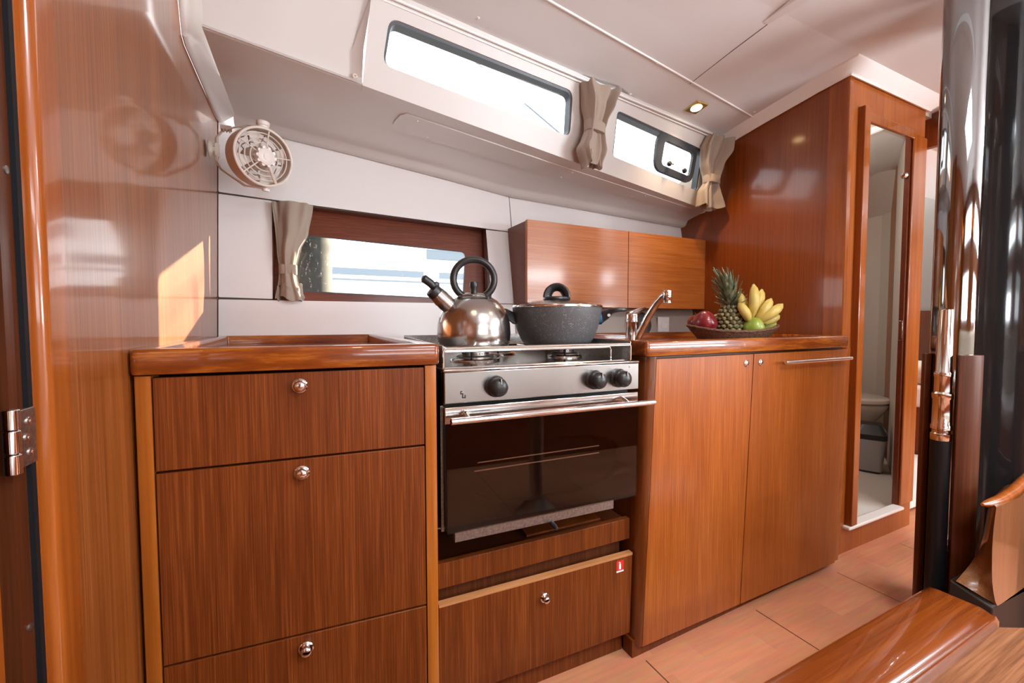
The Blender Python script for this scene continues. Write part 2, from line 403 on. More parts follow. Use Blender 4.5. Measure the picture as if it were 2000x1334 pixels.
def csy(x, z): return 1.367+.1113*(x-.17)-.32*(z-1.671)          # inner face of the coachroof side
ys = [-1.8, -1.5, -1.2, -1.0, -.75, -.5, -.25, 0, .25, .5, .7, .9, .98, 1.07, 1.17, 1.28, 1.38, 1.47, 1.56]
xs = [-1.3, -.26, 0.0, .2, .45, .8, 1.15, 1.45, 1.75, 1.95, 2.6, 4.4, 5.2, 6.2]
ce = MB()
def in_hatch(x, y): return (.45 < x < 1.15 or 2.6 < x < 4.4) and -1.0 < y < -.25  # unseen ceiling openings put in to light the galley
for i in range(len(xs)-1):
    for j in range(len(ys)-1):
        if in_hatch((xs[i]+xs[i+1])/2, (ys[j]+ys[j+1])/2): continue
        a, b = xs[i], xs[i+1]
        ya, yb = (csy(min(max(q, -.26), 1.95), 1.88)+.03 for q in (a, b))
        if ys[j] >= min(ya, yb): continue
        ca, cb, da, db = ys[j], ys[j], min(ys[j+1], ya), min(ys[j+1], yb)
        if ys[j+1] < max(ya, yb) and ys[j+2 if j+2 < len(ys) else j+1] >= min(ya, yb): da, db = max(da, min(ya, ys[j+1]+.12)), max(db, min(yb, ys[j+1]+.12))
        ce.add([(a, ca, zc(ca)), (b, cb, zc(cb)), (b, db, zc(db)), (a, da, zc(da)), (a, ca, zc(ca)+.03), (b, cb, zc(cb)+.03), (b, db, zc(db)+.03), (a, da, zc(da)+.03)],
               [(0, 1, 2, 3), (7, 6, 5, 4), (0, 4, 5, 1), (1, 5, 6, 2), (2, 6, 7, 3), (3, 7, 4, 0)])
ceil = struct('ceiling', ce, 'ceiling', ang=50)

# headliner joints, beads and the wedge of the hatch surround
tr = MB()
def sy(x): return 1.143+.146*(x-.638)
pts = [(x, sy(x), zc(sy(x))-.001) for x in (-.26, .2, .638, 1.1, 1.5, 1.9)]
tr.tube(pts, .0035, 8)
struct('trim_1', tr, 'white_gloss')
tr = MB(); tr.tube([(1.42, y, zc(y)-.0005) for y in (1.27, 1.1, .95)], .0012, 6)
struct('trim_2', tr, 'groove')
tr = MB()
tr.loft([[(1.395, .95, zc(.95)), (1.42, .95, zc(.95)), (1.42, .95, zc(.95)-.001), (1.395, .95, zc(.95)-.001)],
         [(1.33, .45, zc(.45)), (1.45, .45, zc(.45)), (1.45, .45, zc(.45)-.03), (1.37, .45, zc(.45)-.03)],
         [(1.33, -.2, zc(-.2)), (1.45, -.2, zc(-.2)), (1.45, -.2, zc(-.2)-.03), (1.37, -.2, zc(-.2)-.03)]])
struct('trim_3', tr, 'ceiling')

# aft bulkhead: an outline in y/z, with a varnished edge board, a step and the door jamb
bk = MB()
bk.prism([(.72, 0), (1.97, 0), (1.97, 2.05), (.72, 2.05)], lambda y, z: (XL, y, z), lambda y, z: (XL-.04, y, z))
struct('wall_left', bk, 'bulkhead_wood')
bk = MB()
prof = [(XL-.04, .72), (XL, .72), (XL, .681)]+[(XL-.011+.011*math.cos(a), .681-.011*math.sin(a)) for a in [PI/2*k/6 for k in range(1, 7)]]+[(XL-.0135, .67), (XL-.0135, .66), (XL-.04, .66)]
bk.prism(prof, lambda x, y: (x, y, 0), lambda x, y: (x, y, 2.02))
struct('trim_4', bk, 'trim_wood', 'varnished rounded edge board of the left bulkhead')
bk = MB(); bk.box((XL-.016, .651, 0), (XL-.0105, .6595, 2.0))
struct('trim_5', bk, 'black_rubber', 'black rubber door seal')
jb = MB(); jb.box((XL-.05, .627, 0), (XL-.015, .651, 2.0))
jamb = struct('door_1', jb, 'dark_wood', 'dark brown door jamb at the left edge')
for z in (1.126, .632):
    s_ = MB(); s_.lathe([(0, 0), (.0045, 0), (.0045, .0012), (.003, .0018), (0, .0018)], (XL-.0152, .643, z), (1, 0, 0), 16)
    obj('screw', s_, 'steel_dull', jamb)
jb = MB(); jb.box((XL-.06, .55, 0), (XL-.015, .597, 2.0)); jb.box((XL-.3, -1.8, 0), (XL-.28, .55, 2.0))
struct('door_2', jb, 'trim_wood', 'edge of the open cabin door')
bk = MB(); bk.box((-1.3, .62, 0), (XL-.05, .66, 2.0))
struct('wall_aft_return', bk, 'dark_wood')

jb = MB(); jb.box((XL-.06, .597, 0), (XL-.045, .627, 2.0)); struct('trim_19', jb, 'black_rubber', 'black strip for the shade in the gap beside the door jamb')  # black strip paints the shade of the open gap; no rubber part
hg = thing('hinge', 'steel door hinge with three screws on the dark jamb at left', 'hinge', (XL-.015, .6245, .842))
h = MB(); h.box((0, .004, -.031), (.0056, .037, .031)); obj('leaf', h, 'steel_dull', hg, .001)
for (y, z) in ((.0215, .017), (.017, 0), (.0225, -.017)):
    h = MB(); h.lathe([(0, 0), (.0045, 0), (.0045, .001), (.003, .0016), (.0014, .0016), (.0014, .0006), (0, .0006)], (.0056, y, z), (1, 0, 0), 18); obj('screw', h, 'chrome', hg)
for z0, z1 in ((-.034, -.013), (-.012, .012), (.013, .034)):
    h = MB(); h.cyl((.003, -.003, z0), (.003, -.003, z1), .0068, 20); obj('knuckle', h, 'chrome', hg, .001)

# cove where the headliner meets the aft bulkhead
O_ = [(1.10, 1.985), (1.22, 1.93), (1.354, 1.775), (1.379, 1.700), (1.41, 1.690), (1.60, 1.693), (1.912, 1.702)]
I_ = [(1.13, 1.985), (1.25, 1.935), (1.368, 1.785), (1.388, 1.722), (1.42, 1.712), (1.60, 1.712), (1.86, 1.709)]
bk = MB()
bk.loft([[(XL+.0005, y, z) for y, z in O_], [(XL+.004, y, z-.004) for y, z in O_], [(XL+.012, y, z-.003) for y, z in O_], [(XL+.016, y, z+.002) for y, z in O_], [(-.205, y, z) for y, z in I_], [(-.200, y+.004, z+.012) for y, z in I_]], False, False, False)
struct('trim_6', bk, 'headliner', 'pale cove where the headliner meets the left bulkhead', ang=50)

# hull side: base wall with the window opening, then white panels
def wy(x, z, o=0): return 1.765-.0395*(x+.26)+.183*(z-.923)+o
def wplace(o=0): return lambda x, z: (x, wy(x, z, o), z)
WQ = [(-.092, 1.047), (.742, 1.047), (.757, 1.388), (-.088, 1.417)]
sheet([(-.30, 0), (2.0, 0), (2.0, 1.62), (-.30, 1.80)], [WQ], wplace(.012), .02, 'groove', 'wall_back', structure=True)
def panel(name, q, hole=None, r=.004, label=None):
    return sheet(rquad(q, r, 3), [hole] if hole else [], wplace(), .0115, 'white_panel', name, structure=True, label=label)
panel('trim_7', [(-.258, .80), (.862, .80), (.868, 1.047), (-.258, 1.047)], label='white panel below the hull window')
panel('trim_8', [(-.258, 1.055), (-.093, 1.052), (-.091, 1.420), (-.258, 1.427)], label='white panel left of the hull window')
panel('trim_9', [(-.258, 1.4345), (.0, 1.421), (.882, 1.385), (.885, 1.60), (-.258, 1.75)], label='long white panel above the hull window')
panel('trim_10', [(.759, 1.05), (.868, 1.05), (.882, 1.381), (.757, 1.384)], label='white panel right of the hull window')
panel('trim_11', [(.8875, 1.385), (1.944, 1.36), (1.944, 1.56), (.8875, 1.60)], label='white panel above the lockers')
sheet([(.862, .80), (1.943, .80), (1.943, 1.07), (.862, 1.07)], [], wplace(-.006), .017, 'backsplash', 'trim_12', structure=True, label='backsplash below the lockers')

# hull window
w3 = sempty('window_1', 'hull window set in a brown wooden recess')
fr = MB()
def ring(q0, o0, q1, o1):
    n = len(q0)
    fr.add([(x, wy(x, z, o0), z) for x, z in q0]+[(x, wy(x, z, o1), z) for x, z in q1], [(i, (i+1) % n, n+(i+1) % n, n+i) for i in range(n)])
Q2 = [(-.09, 1.049), (.748, 1.049), (.76, 1.388), (-.088, 1.415)]
ring(WQ, .0, Q2, .062)
obj('reveal', fr, 'frame_wood', w3)
PQ = [(-.032, 1.085), (.648, 1.066), (.675, 1.285), (-.028, 1.312)]
rp_ = rquad(PQ, .025, 5)
o = sheet(Q2, [rp_], wplace(.055), .02, 'frame_wood', 'frame', w3)
o = sheet(rquad(PQ, .025, 5), [rquad([(-.028, 1.089), (.644, 1.070), (.671, 1.281), (-.024, 1.308)], .022, 5)], wplace(.054), .004, 'gasket', 'gasket', w3)
o = sheet(rp_, [], wplace(.066), .005, 'dirty_glass', 'pane', w3)

# coachroof side with two windows
def cplace(o=0): return lambda x, z: (x, csy(x, z)+o, z)
def zb(x): return 1.671-.066*(x-.17)
W1 = [(.233, 1.737), (.966, 1.697), (.946, 1.845), (.249, 1.857)]
W2 = [(1.205, 1.673), (1.814, 1.629), (1.782, 1.806), (1.185, 1.837)]
r1, r2_ = rquad(W1, .03, 6), rquad(W2, .022, 6)
sheet([(.177, zb(.177)), (.9, zb(.9)), (1.905, zb(1.905)), (1.944, zb(1.944)), (1.944, 1.90), (.9, 1.925), (.2, 1.94)], [r1, r2_], cplace(), .035, 'headliner', 'wall_coachroof', structure=True)
def cwin(name, label, q, r, glass=True):
    w = sempty(name, label)
    c = (sum(p[0] for p in q)/4, sum(p[1] for p in q)/4)
    inn = [(x+(.007 if x < c[0] else -.007), z+(.002 if z < c[1] else -.008)) for x, z in q]
    sheet(rquad(q, r, 6), [rquad(inn, r*.75, 6)], cplace(.004), .034, 'gasket', 'gasket', w)
    sheet(rquad(q, r, 6), [], cplace(.030), .005, 'glass', 'pane', w)
    return w
cwin('window_2', 'long coachroof window over the stove', W1, .03)
w2 = cwin('window_3', 'coachroof window over the worktop with a small opening hatch', W2, .022)
HQ = [(1.468, 1.668), (1.752, 1.650), (1.735, 1.804), (1.44, 1.815)]
HI = [(1.506, 1.693), (1.722, 1.678), (1.712, 1.779), (1.497, 1.791)]
sheet(rquad(HQ, .05, 7), [rquad(HI, .022, 6)], cplace(-.006), .014, 'gasket', 'opening_hatch', w2)
for (x, z) in ((1.552, 1.702), (1.668, 1.692)):
    h = MB(); h.lathe([(0, -.006), (.010, -.006), (.012, .0), (.010, .008), (0, .01)], (x, csy(x, z)-.012, z), (0, -1, .3), 14)
    h.cyl((x, csy(x, z)-.014, z), (x+(.02 if x < 1.6 else -.022), csy(x, z)-.02, z-.001), .0028, 8)
    obj('latch', h, 'black_plastic', w2)

# left part of the coachroof side, set back, with the sloped step beside the window module
lf = MB()
rowsx = [-.206, -.10, .0, .138]
def la(x): return [(x, csy(x, zb(x))-.002, zb(x)+.001), (x, csy(x, zb(x))+.016, zb(x)+.014), (x, csy(x, 1.76)+.030, 1.76), (x, csy(x, 1.90)+.030, 1.90)]
cols = [la(x) for x in rowsx]
cols.append([(.141, csy(.141, zb(.14))-.002, zb(.14)+.001), (.143, csy(.14, 1.69)+.020, 1.69), (.147, csy(.147, 1.76)+.028, 1.76), (.196, csy(.196, 1.90)+.020, 1.90)])
cols.append([(.176, csy(.176, zb(.176)), zb(.176)+.001), (.176, csy(.176, 1.69), 1.69), (.178, csy(.178, 1.76), 1.76), (.2, csy(.2, 1.90), 1.90)])
lf.loft(cols, False, False, False)
struct('wall_coachroof_aft', lf, 'headliner')
sc = MB(); x, z = .157, 1.692; sc.lathe([(.0025, 0), (.0075, 0), (.0075, .004), (.0025, .004)], (x, csy(x, z)+.012, z), (0, -1, 0), 20)
tag(obj('screw_cup', sc, 'fan_plastic'), 'small round cream screw cup left of the long window', 'screw cup')

# underside of the side deck, with the rounded lip along the hull
def zl(x):  # bottom of the lip
    P = [(-.30, 1.70), (-.09, 1.676), (.2, 1.643), (.538, 1.600), (.9, 1.549), (1.3, 1.53), (1.944, 1.497), (2.0, 1.495)]
    for (a, za), (b, zb_) in zip(P, P[1:]):
        if x <= b: return lerp(za, zb_, (x-a)/(b-a))
    return P[-1][1]
ud = MB(); rings = []
for x in [-.206, -.09, .1, .2, .36, .538, .72, .9, 1.1, 1.3, 1.6, 1.943]:
    z0 = zl(x); yw = wy(x, z0); e = csy(x, zb(x))
    rings.append([(x, yw+.012, z0+.01), (x, yw-.006, z0), (x, yw-.024, z0+.002), (x, yw-.036, z0+.010), (x, yw-.043, z0+.024), (x, yw-.052, lerp(z0+.024, zb(x), .12)+.006),
                  (x, lerp(yw-.05, e, .5), lerp(z0+.03, zb(x), .5)+.004), (x, e+.012, zb(x)+.001), (x, e+.003, zb(x)+.0005), (x, e-.001, zb(x)+.005), (x, e+.02, zb(x)+.02)])
ud.loft(rings, False, False, False)
struct('trim_13', ud, 'headliner', 'grey shaded underside of the side deck with a rounded lip', ang=60)
# long access panel let into the underside
ap = MB()
def upl(x, t, d=0):
    z0 = zl(x); yw = wy(x, z0); e = csy(x, zb(x))
    y = lerp(e+.012, yw-.052, t); z = lerp(zb(x)+.001, lerp(z0+.024, zb(x), .12)+.006, t)
    return (x, y, z-d+.002*math.sin(PI*t))
rg = [[upl(x, t, .0035) for t in (a, lerp(a, b, .33), lerp(a, b, .66), b)]+[upl(x, t, -.01) for t in (b, a)] for x, a, b in
      [(.302, .34, .40), (.312, .20, .47), (.33, .15, .475), (.6, .15, .475), (.9, .15, .475), (1.2, .15, .475), (1.5, .15, .475), (1.85, .15, .475)]]
ap.loft(rg)
struct('trim_14', ap, 'headliner', 'long flush access panel under the side deck', ang=60)
CAPS = ('at the upper left end of the access panel', 'at the lower left end of the access panel', 'on the access panel just below the middle curtain', 'lower on the access panel below the middle curtain',
        'on the access panel just below the small window', 'lower on the access panel below the small window', 'low at the right end of the access panel', 'at the right end of the access panel by the corner curtain')
for (x, t), where in zip(((.37, .20), (.43, .43), (1.05, .21), (1.03, .42), (1.5, .21), (1.45, .42), (1.8, .42), (1.82, .2)), CAPS):
    s_ = MB(); s_.lathe([(0, -.002), (.004, -.002), (.004, .0005), (.0025, .002), (0, .0024)], Vector(upl(x, t, .0035)), (0, 0, -1), 14)
    tag(obj('cover_cap', s_, 'white_gloss'), 'small white screw cap '+where, 'screw cap', 'screw caps on the access panel')
# curtain track along the top of the coachroof side
tk = MB(); tk.tube([(x, csy(x, 1.882)-.010, zc(csy(x, 1.882))-.012-.004) for x in (.2, .7, 1.2, 1.6, 1.93)], .0045, 8)
tk.tube([(x, csy(x, 1.882)-.002, zc(csy(x, 1.882))-.026) for x in (.2, .7, 1.2, 1.6, 1.93)], .003, 8)
tag(obj('curtain_track', tk, 'white_gloss'), 'thin white curtain track along the top of the coachroof windows', 'curtain rail')
for (px_, py_), where in (((.516, 1.29), 'above the long window'), ((1.206, 1.231), 'between the middle curtain and the joint bead'), ((1.232, 1.405), 'just above the middle curtain'), ((1.863, 1.30), 'by the cornice at right')):
    s_ = MB(); s_.lathe([(0, -.001), (.006, -.001), (.006, .001), (.003, .0035), (0, .004)], (px_, py_, zc(py_)), (0, 0, -1), 14)
    tag(obj('cover_cap', s_, 'white_gloss'), 'small white screw cap on the ceiling '+where, 'screw cap', 'screw caps on the ceiling')

# forward bulkhead (left face), door wall and cornice
def zcor(y): # bottom of the cornice
    return zc(y)-.036
fb = MB(); yy = [.96, 1.07, 1.17, 1.28, 1.38, 1.47, 1.60]
fb.prism([(.975, 0), (1.97, 0), (1.97, 1.52), (1.62, 1.55), (1.56, 1.70), (1.53, 1.86)]+[(y, zc(y)+.02) for y in reversed(yy[1:-1])]+[(.975, zc(.975)+.02)], lambda y, z: (XR, y, z), lambda y, z: (XR+.03, y, z))
struct('wall_right', fb, 'dark_bulkhead')
fb = MB(); fb.prism([(XR+.002, .993), (XR+.002, .966), (XR+.006, .96), (XR+.03, .96), (XR+.03, .993)], lambda x, y: (x, y, 0), lambda x, y: (x, y, 1.96))
fb.box((XR-.0008, .9605, .0), (XR, 1.03, 1.925))
struct('trim_15', fb, 'trim_wood', 'varnished corner board of the right bulkhead')
# door wall: one sheet with the door opening
DO = [(2.055, .118), (2.458, .118), (2.458, 1.79), (2.055, 1.79)]
sheet([(XR+.03, 0), (2.575, 0), (2.575, 1.972), (XR+.03, 1.972)], [DO], lambda x, z: (x, .962, z), .018, 'door_wood', 'wall_front_bathroom', structure=True)
dr = sempty('door_3', 'tall narrow bathroom doorway with a varnished frame')
f = MB(); f.box((2.018, .938, .1195), (2.062, .985, 1.823)); obj('frame_board', f, 'trim_wood', dr, .003)
f = MB(); f.box((2.456, .952, .118), (2.577, .9615, 1.80)); obj('frame_board', f, 'trim_wood', dr, .004)
f = MB(); f.box((2.062, .949, 1.775), (2.456, .9615, 1.812)); obj('lintel', f, 'trim_wood', dr, .003)
f = MB(); f.box((2.449, .964, .118), (2.4575, .982, 1.79)); obj('door_stop', f, 'frame_wood', dr, .001)
f = MB(); f.box((2.000, .936, .106), (2.455, .980, .1195)); obj('sill', f, 'white_gloss', dr, .004)
f = MB(); f.box((2.4475, .966, .88), (2.449, .980, .97)); obj('strike_plate', f, 'steel_bright', dr, .002)
f = MB(); f.lathe([(0, 0), (.012, 0), (.014, .012), (.008, .022), (0, .024)], (2.449, .976, 1.62), (-1, 0, 0), 16); obj('door_buffer', f, 'steel_bright', dr)
# cornice
cn = MB(); rings = []
for y in [1.53, 1.47, 1.38, 1.28, 1.17, 1.07, .99]:
    rings.append([(XR, y, zc(y)-.034), (XR-.010, y, zc(y)-.038), (XR-.016, y, zc(y)-.030), (XR-.05, y, zc(y)-.006), (XR-.06, y, zc(y)+.004), (XR, y, zc(y)+.004)])
def corner(x, y, sx, sy_):
    return [(x, y, zc(y)-.034), (x-.010*sx, y-.010*sy_, zc(y)-.038), (x-.016*sx, y-.016*sy_, zc(y)-.030), (x-.05*sx, y-.05*sy_, zc(y-.05)-.006), (x-.06*sx, y-.06*sy_, zc(y-.06)+.004), (x, y, zc(y)+.004)]
rings.append(corner(XR, .96, 1, 1)); rings.append(corner(2.2, .96, 0, 1)); rings.append(corner(2.58, .96, -1, 1))
rings.append([(2.58, 1.3, 1.90), (2.59, 1.3, 1.896), (2.596, 1.3, 1.904), (2.63, 1.3, 1.93), (2.64, 1.3, 1.94), (2.58, 1.3, 1.94)])
cn.loft(rings)
struct('trim_16', cn, 'white_gloss', 'white cornice around the top of the right bulkhead', ang=50)
fb = MB(); fb.prism([(2.577, .981), (2.60, .981), (3.58, 1.472), (3.58, 1.51)], lambda x, y: (x, y, 0), lambda x, y: (x, y, 1.955)); struct('wall_bathroom_side', fb, 'door_wood')

# bathroom shell
b = MB(); b.box((XR+.03, .9805, .06), (3.58, 1.95, .10)); struct('floor_bathroom', b, 'bath_floor')
b = MB()
prof = [(2.585, 1.01), (3.45, 1.433), (3.52, 1.52), (3.54, 1.70), (3.40, 1.80), (2.6, 1.86), (1.98, 1.88)]
lean = lambda z: .09*(z-.1)
b.loft([[(x, y+(lean(z) if k > 3 else 0), z) for k, (x, y) in enumerate(prof)] for z in (.1, .5, 1.0, 1.5, 1.68)]+[[(2.585, 1.01, 1.93), (3.30, 1.36, 1.93), (3.25, 1.38, 1.93), (3.2, 1.42, 1.94), (3.0, 1.46, 1.94), (2.5, 1.48, 1.94), (1.98, 1.48, 1.94)]], False, False, False)
struct('wall_bathroom', b, 'bath_wall', ang=30)
b = MB(); b.box((1.98, .993, 1.935), (3.3, 1.5, 1.96)); struct('ceiling_bathroom', b, 'bath_wall')

# passage and forward cabin seen past the doorway
f = MB(); f.box((2.72, .20, 1.80), (2.75, 1.06, 1.99)); f.box((2.72, -.1, 0), (2.75, .50, 1.99)); struct('wall_forward', f, 'dark_bulkhead')
f = MB(); f.box((2.69, .20, 1.885), (2.7195, .96, 1.95)); struct('trim_17', f, 'white_gloss', bevel=.01)
f = MB(); f.box((4.35, .3, 1.05), (4.38, 1.96, 2.0)); struct('wall_forward_cabin', f, 'cabin_lining')
f = MB(); f.box((4.33, .3, 0), (4.38, 1.96, 1.05)); struct('trim_18', f, 'dark_wood')
f = MB(); f.box((3.3, 1.90, 0), (4.4, 1.94, 2.0)); struct('wall_forward_hull', f, 'white_panel')
bt = thing('berth', 'wooden berth with white mattress in the forward cabin past the doorway', 'bed', (3.62, 1.2, 0))
m_ = MB(); m_.box((0, -.35, 0), (.72, .7, .40)); obj('base', m_, 'frame_wood', bt, .004)
m_ = MB(); m_.box((-.01, -.36, .40), (.72, .69, .55)); obj('mattress', m_, 'mattress', bt, .03, 3)
m_ = MB(); m_.box((.0, -.34, .55), (.5, .4, .68)); obj('cushion', m_, 'cushion', bt, .05, 4)

# ------------------------------------------------------------------ left drawer unit (sheared so the side follows the bulkhead)
CA, SA = math.cos(R(5)), math.sin(R(5))
def LW(x, y, z): return (x*CA, -x*SA+y, z)     # local: x along the face, y back
LO = (XL+.002, .913, 0)
lc = thing('drawer_cabinet', 'tall mahogany veneer unit of three drawers with round chrome knobs at left', 'cabinet', LO)
b = MB(); b.box((.028, .022, .0), (.486, .66, .868)); b.warp(LW); obj('body', b, 'dark_wood', lc)
b = MB(); b.prism([(0, .05), (0, .016), (.005, .004), (.016, 0), (.0275, .001), (.0275, .05)], lambda x, y: (x, y, 0), lambda x, y: (x, y, .876)); b.warp(LW); obj('corner_post', b, 'post_wood', lc)
b = MB(); b.prism([(.4865, .05), (.4865, .001), (.500, 0), (.511, .006), (.514, .018), (.514, .05)], lambda x, y: (x, y, 0), lambda x, y: (x, y, .876)); b.warp(LW); obj('corner_post', b, 'post_wood', lc)
b = MB(); b.box((.498, .05, 0), (.514, .66, .87)); b.warp(LW); obj('side_panel', b, 'drawer_wood', lc)
def knob(parent, x, y, z, r=.0135, name='knob', wf=None):
    k = MB(); k.lathe([(0, .0), (r, 0), (r, .003), (r*.86, .0045), (r*.80, .003), (r*.66, .003), (r*.66, .0085), (r*.74, .0105), (r*.74, .0135), (r*.62, .0165), (r*.35, .018), (0, .0182)], (x, y, z), (0, -1, 0), 32)
    if wf: k.warp(wf)
    return obj(name, k, 'chrome', parent, ang=45)
for zt, zb2 in ((.8725, .7115), (.7075, .3685), (.3645, .06)):
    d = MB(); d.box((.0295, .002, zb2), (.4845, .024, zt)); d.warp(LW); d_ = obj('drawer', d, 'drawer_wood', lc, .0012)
    zz = {.8725: .8475, .7075: .682, .3645: .339}[zt]
    knob(d_, .253, .002, zz, .0135, 'knob', LW)

def fiddled_top(name, label, outer, th, z0, z1, zin, loc, wf=None, matn='rim_wood'):
    """worktop: a raised rim all round a lower tray"""
    t = thing(name, label, 'worktop', loc)
    inner = []
    n = len(outer); cx = sum(p[0] for p in outer)/n; cy = sum(p[1] for p in outer)/n
    V = [Vector(p) for p in outer]
    for i in range(n):
        a, p, c = V[i-1], V[i], V[(i+1) % n]
        e1 = (p-a).normalized(); e2 = (c-p).normalized(); n1 = Vector((-e1.y, e1.x)); n2 = Vector((-e2.y, e2.x))
        bis = (n1+n2).normalized(); inner.append(tuple(p+bis*(th/max(.4, bis.dot(n1)))))
    ro = rquad(outer, .014, 5); ri = rquad(inner, .004, 5)
    def off(poly, d):
        c = Vector((sum(p[0] for p in poly)/len(poly), sum(p[1] for p in poly)/len(poly))); out = []
        V = [Vector(p) for p in poly]; m = len(V)
        for i in range(m):
            e = (V[(i+1) % m]-V[i-1]).normalized(); nn = Vector((-e.y, e.x)); out.append(tuple(V[i]+nn*d))
        return out
    m = MB(); e = .006
    rings = []
    for (poly, d, z) in ((ro, e, z0), (ro, .0016, z0+.0015), (ro, 0, z0+e), (ro, 0, z1-e*1.3), (ro, .002, z1-.003), (ro, .005, z1-.0008), (ro, e*1.5, z1), (ri, -e, z1), (ri, -.002, z1-.0015), (ri, 0, z1-e), (ri, 0, zin)):
        pl = off(poly, d) if d else poly
        rings.append([(x, y, z) for x, y in pl])
    nring = len(rings[0])
    m.loft(rings, False, False)
    o_ = len(m.v)-nring
    if wf: m.warp(wf)
    obj('rim', m, matn, t, ang=50)
    s_ = MB(); s_.prism(ri, lambda x, y: (x, y, zin-.012), lambda x, y: (x, y, zin))
    if wf: s_.warp(wf)
    obj('tray', s_, matn, t)
    return t
fiddled_top('worktop', 'varnished worktop with raised rim on the drawer unit at left', [(-.0005, -.006), (.517, -.006), (.517, .846), (-.0005, .832)], .034, .8775, .9215, .893, LO, LW)

# ------------------------------------------------------------------ stove on gimbals
SO = (.274, .892, 0); SR = R(-2.2)
st = thing('stove', 'stainless gimballed cooker with black glass oven door and three black knobs', 'stove', SO, SR)
W = .530
b = MB(); b.box((.004, .028, .50), (W-.012, .47, .852)); obj('body', b, 'black_metal', st, .003)
b = MB()
for k in range(7): b.box((-.0006+.004, .06+k*.012, .80), (.0036, .066+k*.012, .835))
obj('side_vent', b, 'black_rubber', st)
b = MB(); b.box((.0, .0, .787), (W, .03, .857)); obj('control_panel', b, 'steel', st, .002)
b = MB(); b.box((-.003, -.003, .857), (W+.0, .475, .8635)); obj('hob', b, 'steel_bright', st, .003)
b = MB(); b.prism([(0, .8635), (.01, .8635), (.012, .8665), (.475, .8665), (.475, .8635)][:5], lambda y, z: (.004, y, z), lambda y, z: (W-.03, y, z)); obj('drip_tray', b, 'steel_bright', st)
# knobs
for kx in (.118, .386, .462):
    k = MB(); k.lathe([(0, 0), (.024, 0), (.0245, .006), (.020, .009), (.0195, .013), (.0215, .016), (.0215, .024), (.0195, .031), (.014, .036), (.007, .0382), (0, .0385)], (kx, 0, .8205), (0, -1, 0), 32)
    kk = obj('knob', k, 'black_plastic', st, ang=50)
    k = MB(); k.box((kx-.0011, -.0392, .829), (kx+.0011, -.030, .8415)); obj('pointer', k, 'steel_dull', kk)
k = MB(); k.box((.040, -.0008, .798), (.0475, 0, .8005)); k.box((.040, -.0008, .798), (.0425, 0, .808)); k.box((.036, -.0008, .807), (.0425, 0, .8095)); k.box((.0455, -.0008, .798), (.048, 0, .805)); k.box((.036, -.0008, .807), (.038, 0, .814)); k.box((.0365, -.0008, .8125), (.0405, 0, .8145))
obj('valve_symbol', k, 'black_plastic', st)
k = MB(); k.lathe([(0, 0), (.0028, 0), (.0028, .001), (0, .0012)], (.50, 0, .848), (0, -1, 0), 14); obj('igniter_mark', k, 'steel_dull', st)
# oven door
od = MB(); od.box((.0, -.002, .7425), (W-.003, .022, .780)); do = obj('door', od, 'steel_bright', st, .002)
W0 = [(.004, .5), (W-.008, .5), (W-.006, .7425), (.002, .7425)]
oval = [(.266+.205*math.copysign(abs(math.cos(a))**.75, math.cos(a)), .612+.072*math.copysign(abs(math.sin(a))**.75, math.sin(a))) for a in [2*PI*k/64 for k in range(64)]]
sheet(W0, [oval], lambda x, z: (x, .0, z), .018, 'black_metal', 'door_panel', do)
sheet([(x, z) for x, z in W0], [], lambda x, z: (x, -.0045, z), .0042, 'oven_glass', 'door_glass', do)
gk = MB(); gk.box((-.003, .024, .495), (.0035, .030, .780)); obj('door_edge', gk, 'steel_dull', do)
h = MB(); h.tube([(.004, -.036, .7565), (W+.022, -.036, .7565)], .0075, 20); 
for hx in (.045, W-.06): h.tube([(hx, -.002, .768), (hx, -.02, .764), (hx, -.036, .7565)], .005, 12)
obj('handle', h, 'chrome', do, .001)
for (x, z) in ((.0005, .757), (.0005, .52)):
    h = MB(); h.lathe([(0, 0), (.003, 0), (.0025, .002), (0, .0025)], (x, .027, z), (-1, 0, 0), 12); obj('hinge_pin', h, 'steel_dull', do)
# oven interior behind the glass
iv = MB(); iv.box((.045, .026, .53), (W-.05, .0275, .70)); obj('oven_back', iv, 'black_rubber', st)
rk = MB()
for z, y in ((.641, .0235), (.6225, .0225)): rk.tube([(.075, y, z), (.42, y, z)], .0015, 8)
obj('oven_shelf', rk, 'rack', st)
lo = MB(); lo.box((.022, .004, .474), (W-.075, .020, .4985)); obj('lower_rail', lo, 'steel_dull', st, .0012)
pn = MB(); pn.lathe([(0, 0), (.0055, 0), (.0055, .02), (.004, .026), (0, .028)], (.268, .004, .472), (0, -1, -.15), 16); pn.cyl((.268, .008, .482), (.268, .008, .466), .003, 10); obj('lock_pin', pn, 'black_plastic', st)
gb = MB(); gb.tube([(-.012, .08, .478), (.10, .05, .482)], .002, 8); obj('gimbal_rod', gb, 'steel_dull', st)
# fiddle rail
ft = MB()
def loop(z0, z1, x0, x1, y): return [(x0, y, z0), (x0, y, z1-.006), (x0+.002, y, z1-.002), (x0+.006, y, z1), (x1-.006, y, z1), (x1-.002, y, z1-.002), (x1, y, z1-.006), (x1, y, z0)]
ft.box((.0, .0035, .8665), (.0025, .0065, .905)); ft.tube(loop(.866, .9085, .0, W-.025, .005), .0032, 10)
ft.box((.0, .003, .9035), (W-.025, .0065, .9100))
obj('fiddle_rail', ft, 'steel_bright', st)
for x in (-.003, W-.026):
    sd = MB(); sd.prism([(.004, .864), (.47, .864), (.47, .922), (.004, .915)], lambda y, z: (x, y, z), lambda y, z: (x+.003, y, z)); obj('side_guard', sd, 'steel_dull', st, .001)
sd = MB(); sd.box((-.003, .47, .862), (W-.023, .474, .925)); obj('back_guard', sd, 'steel_dull', st, .001)
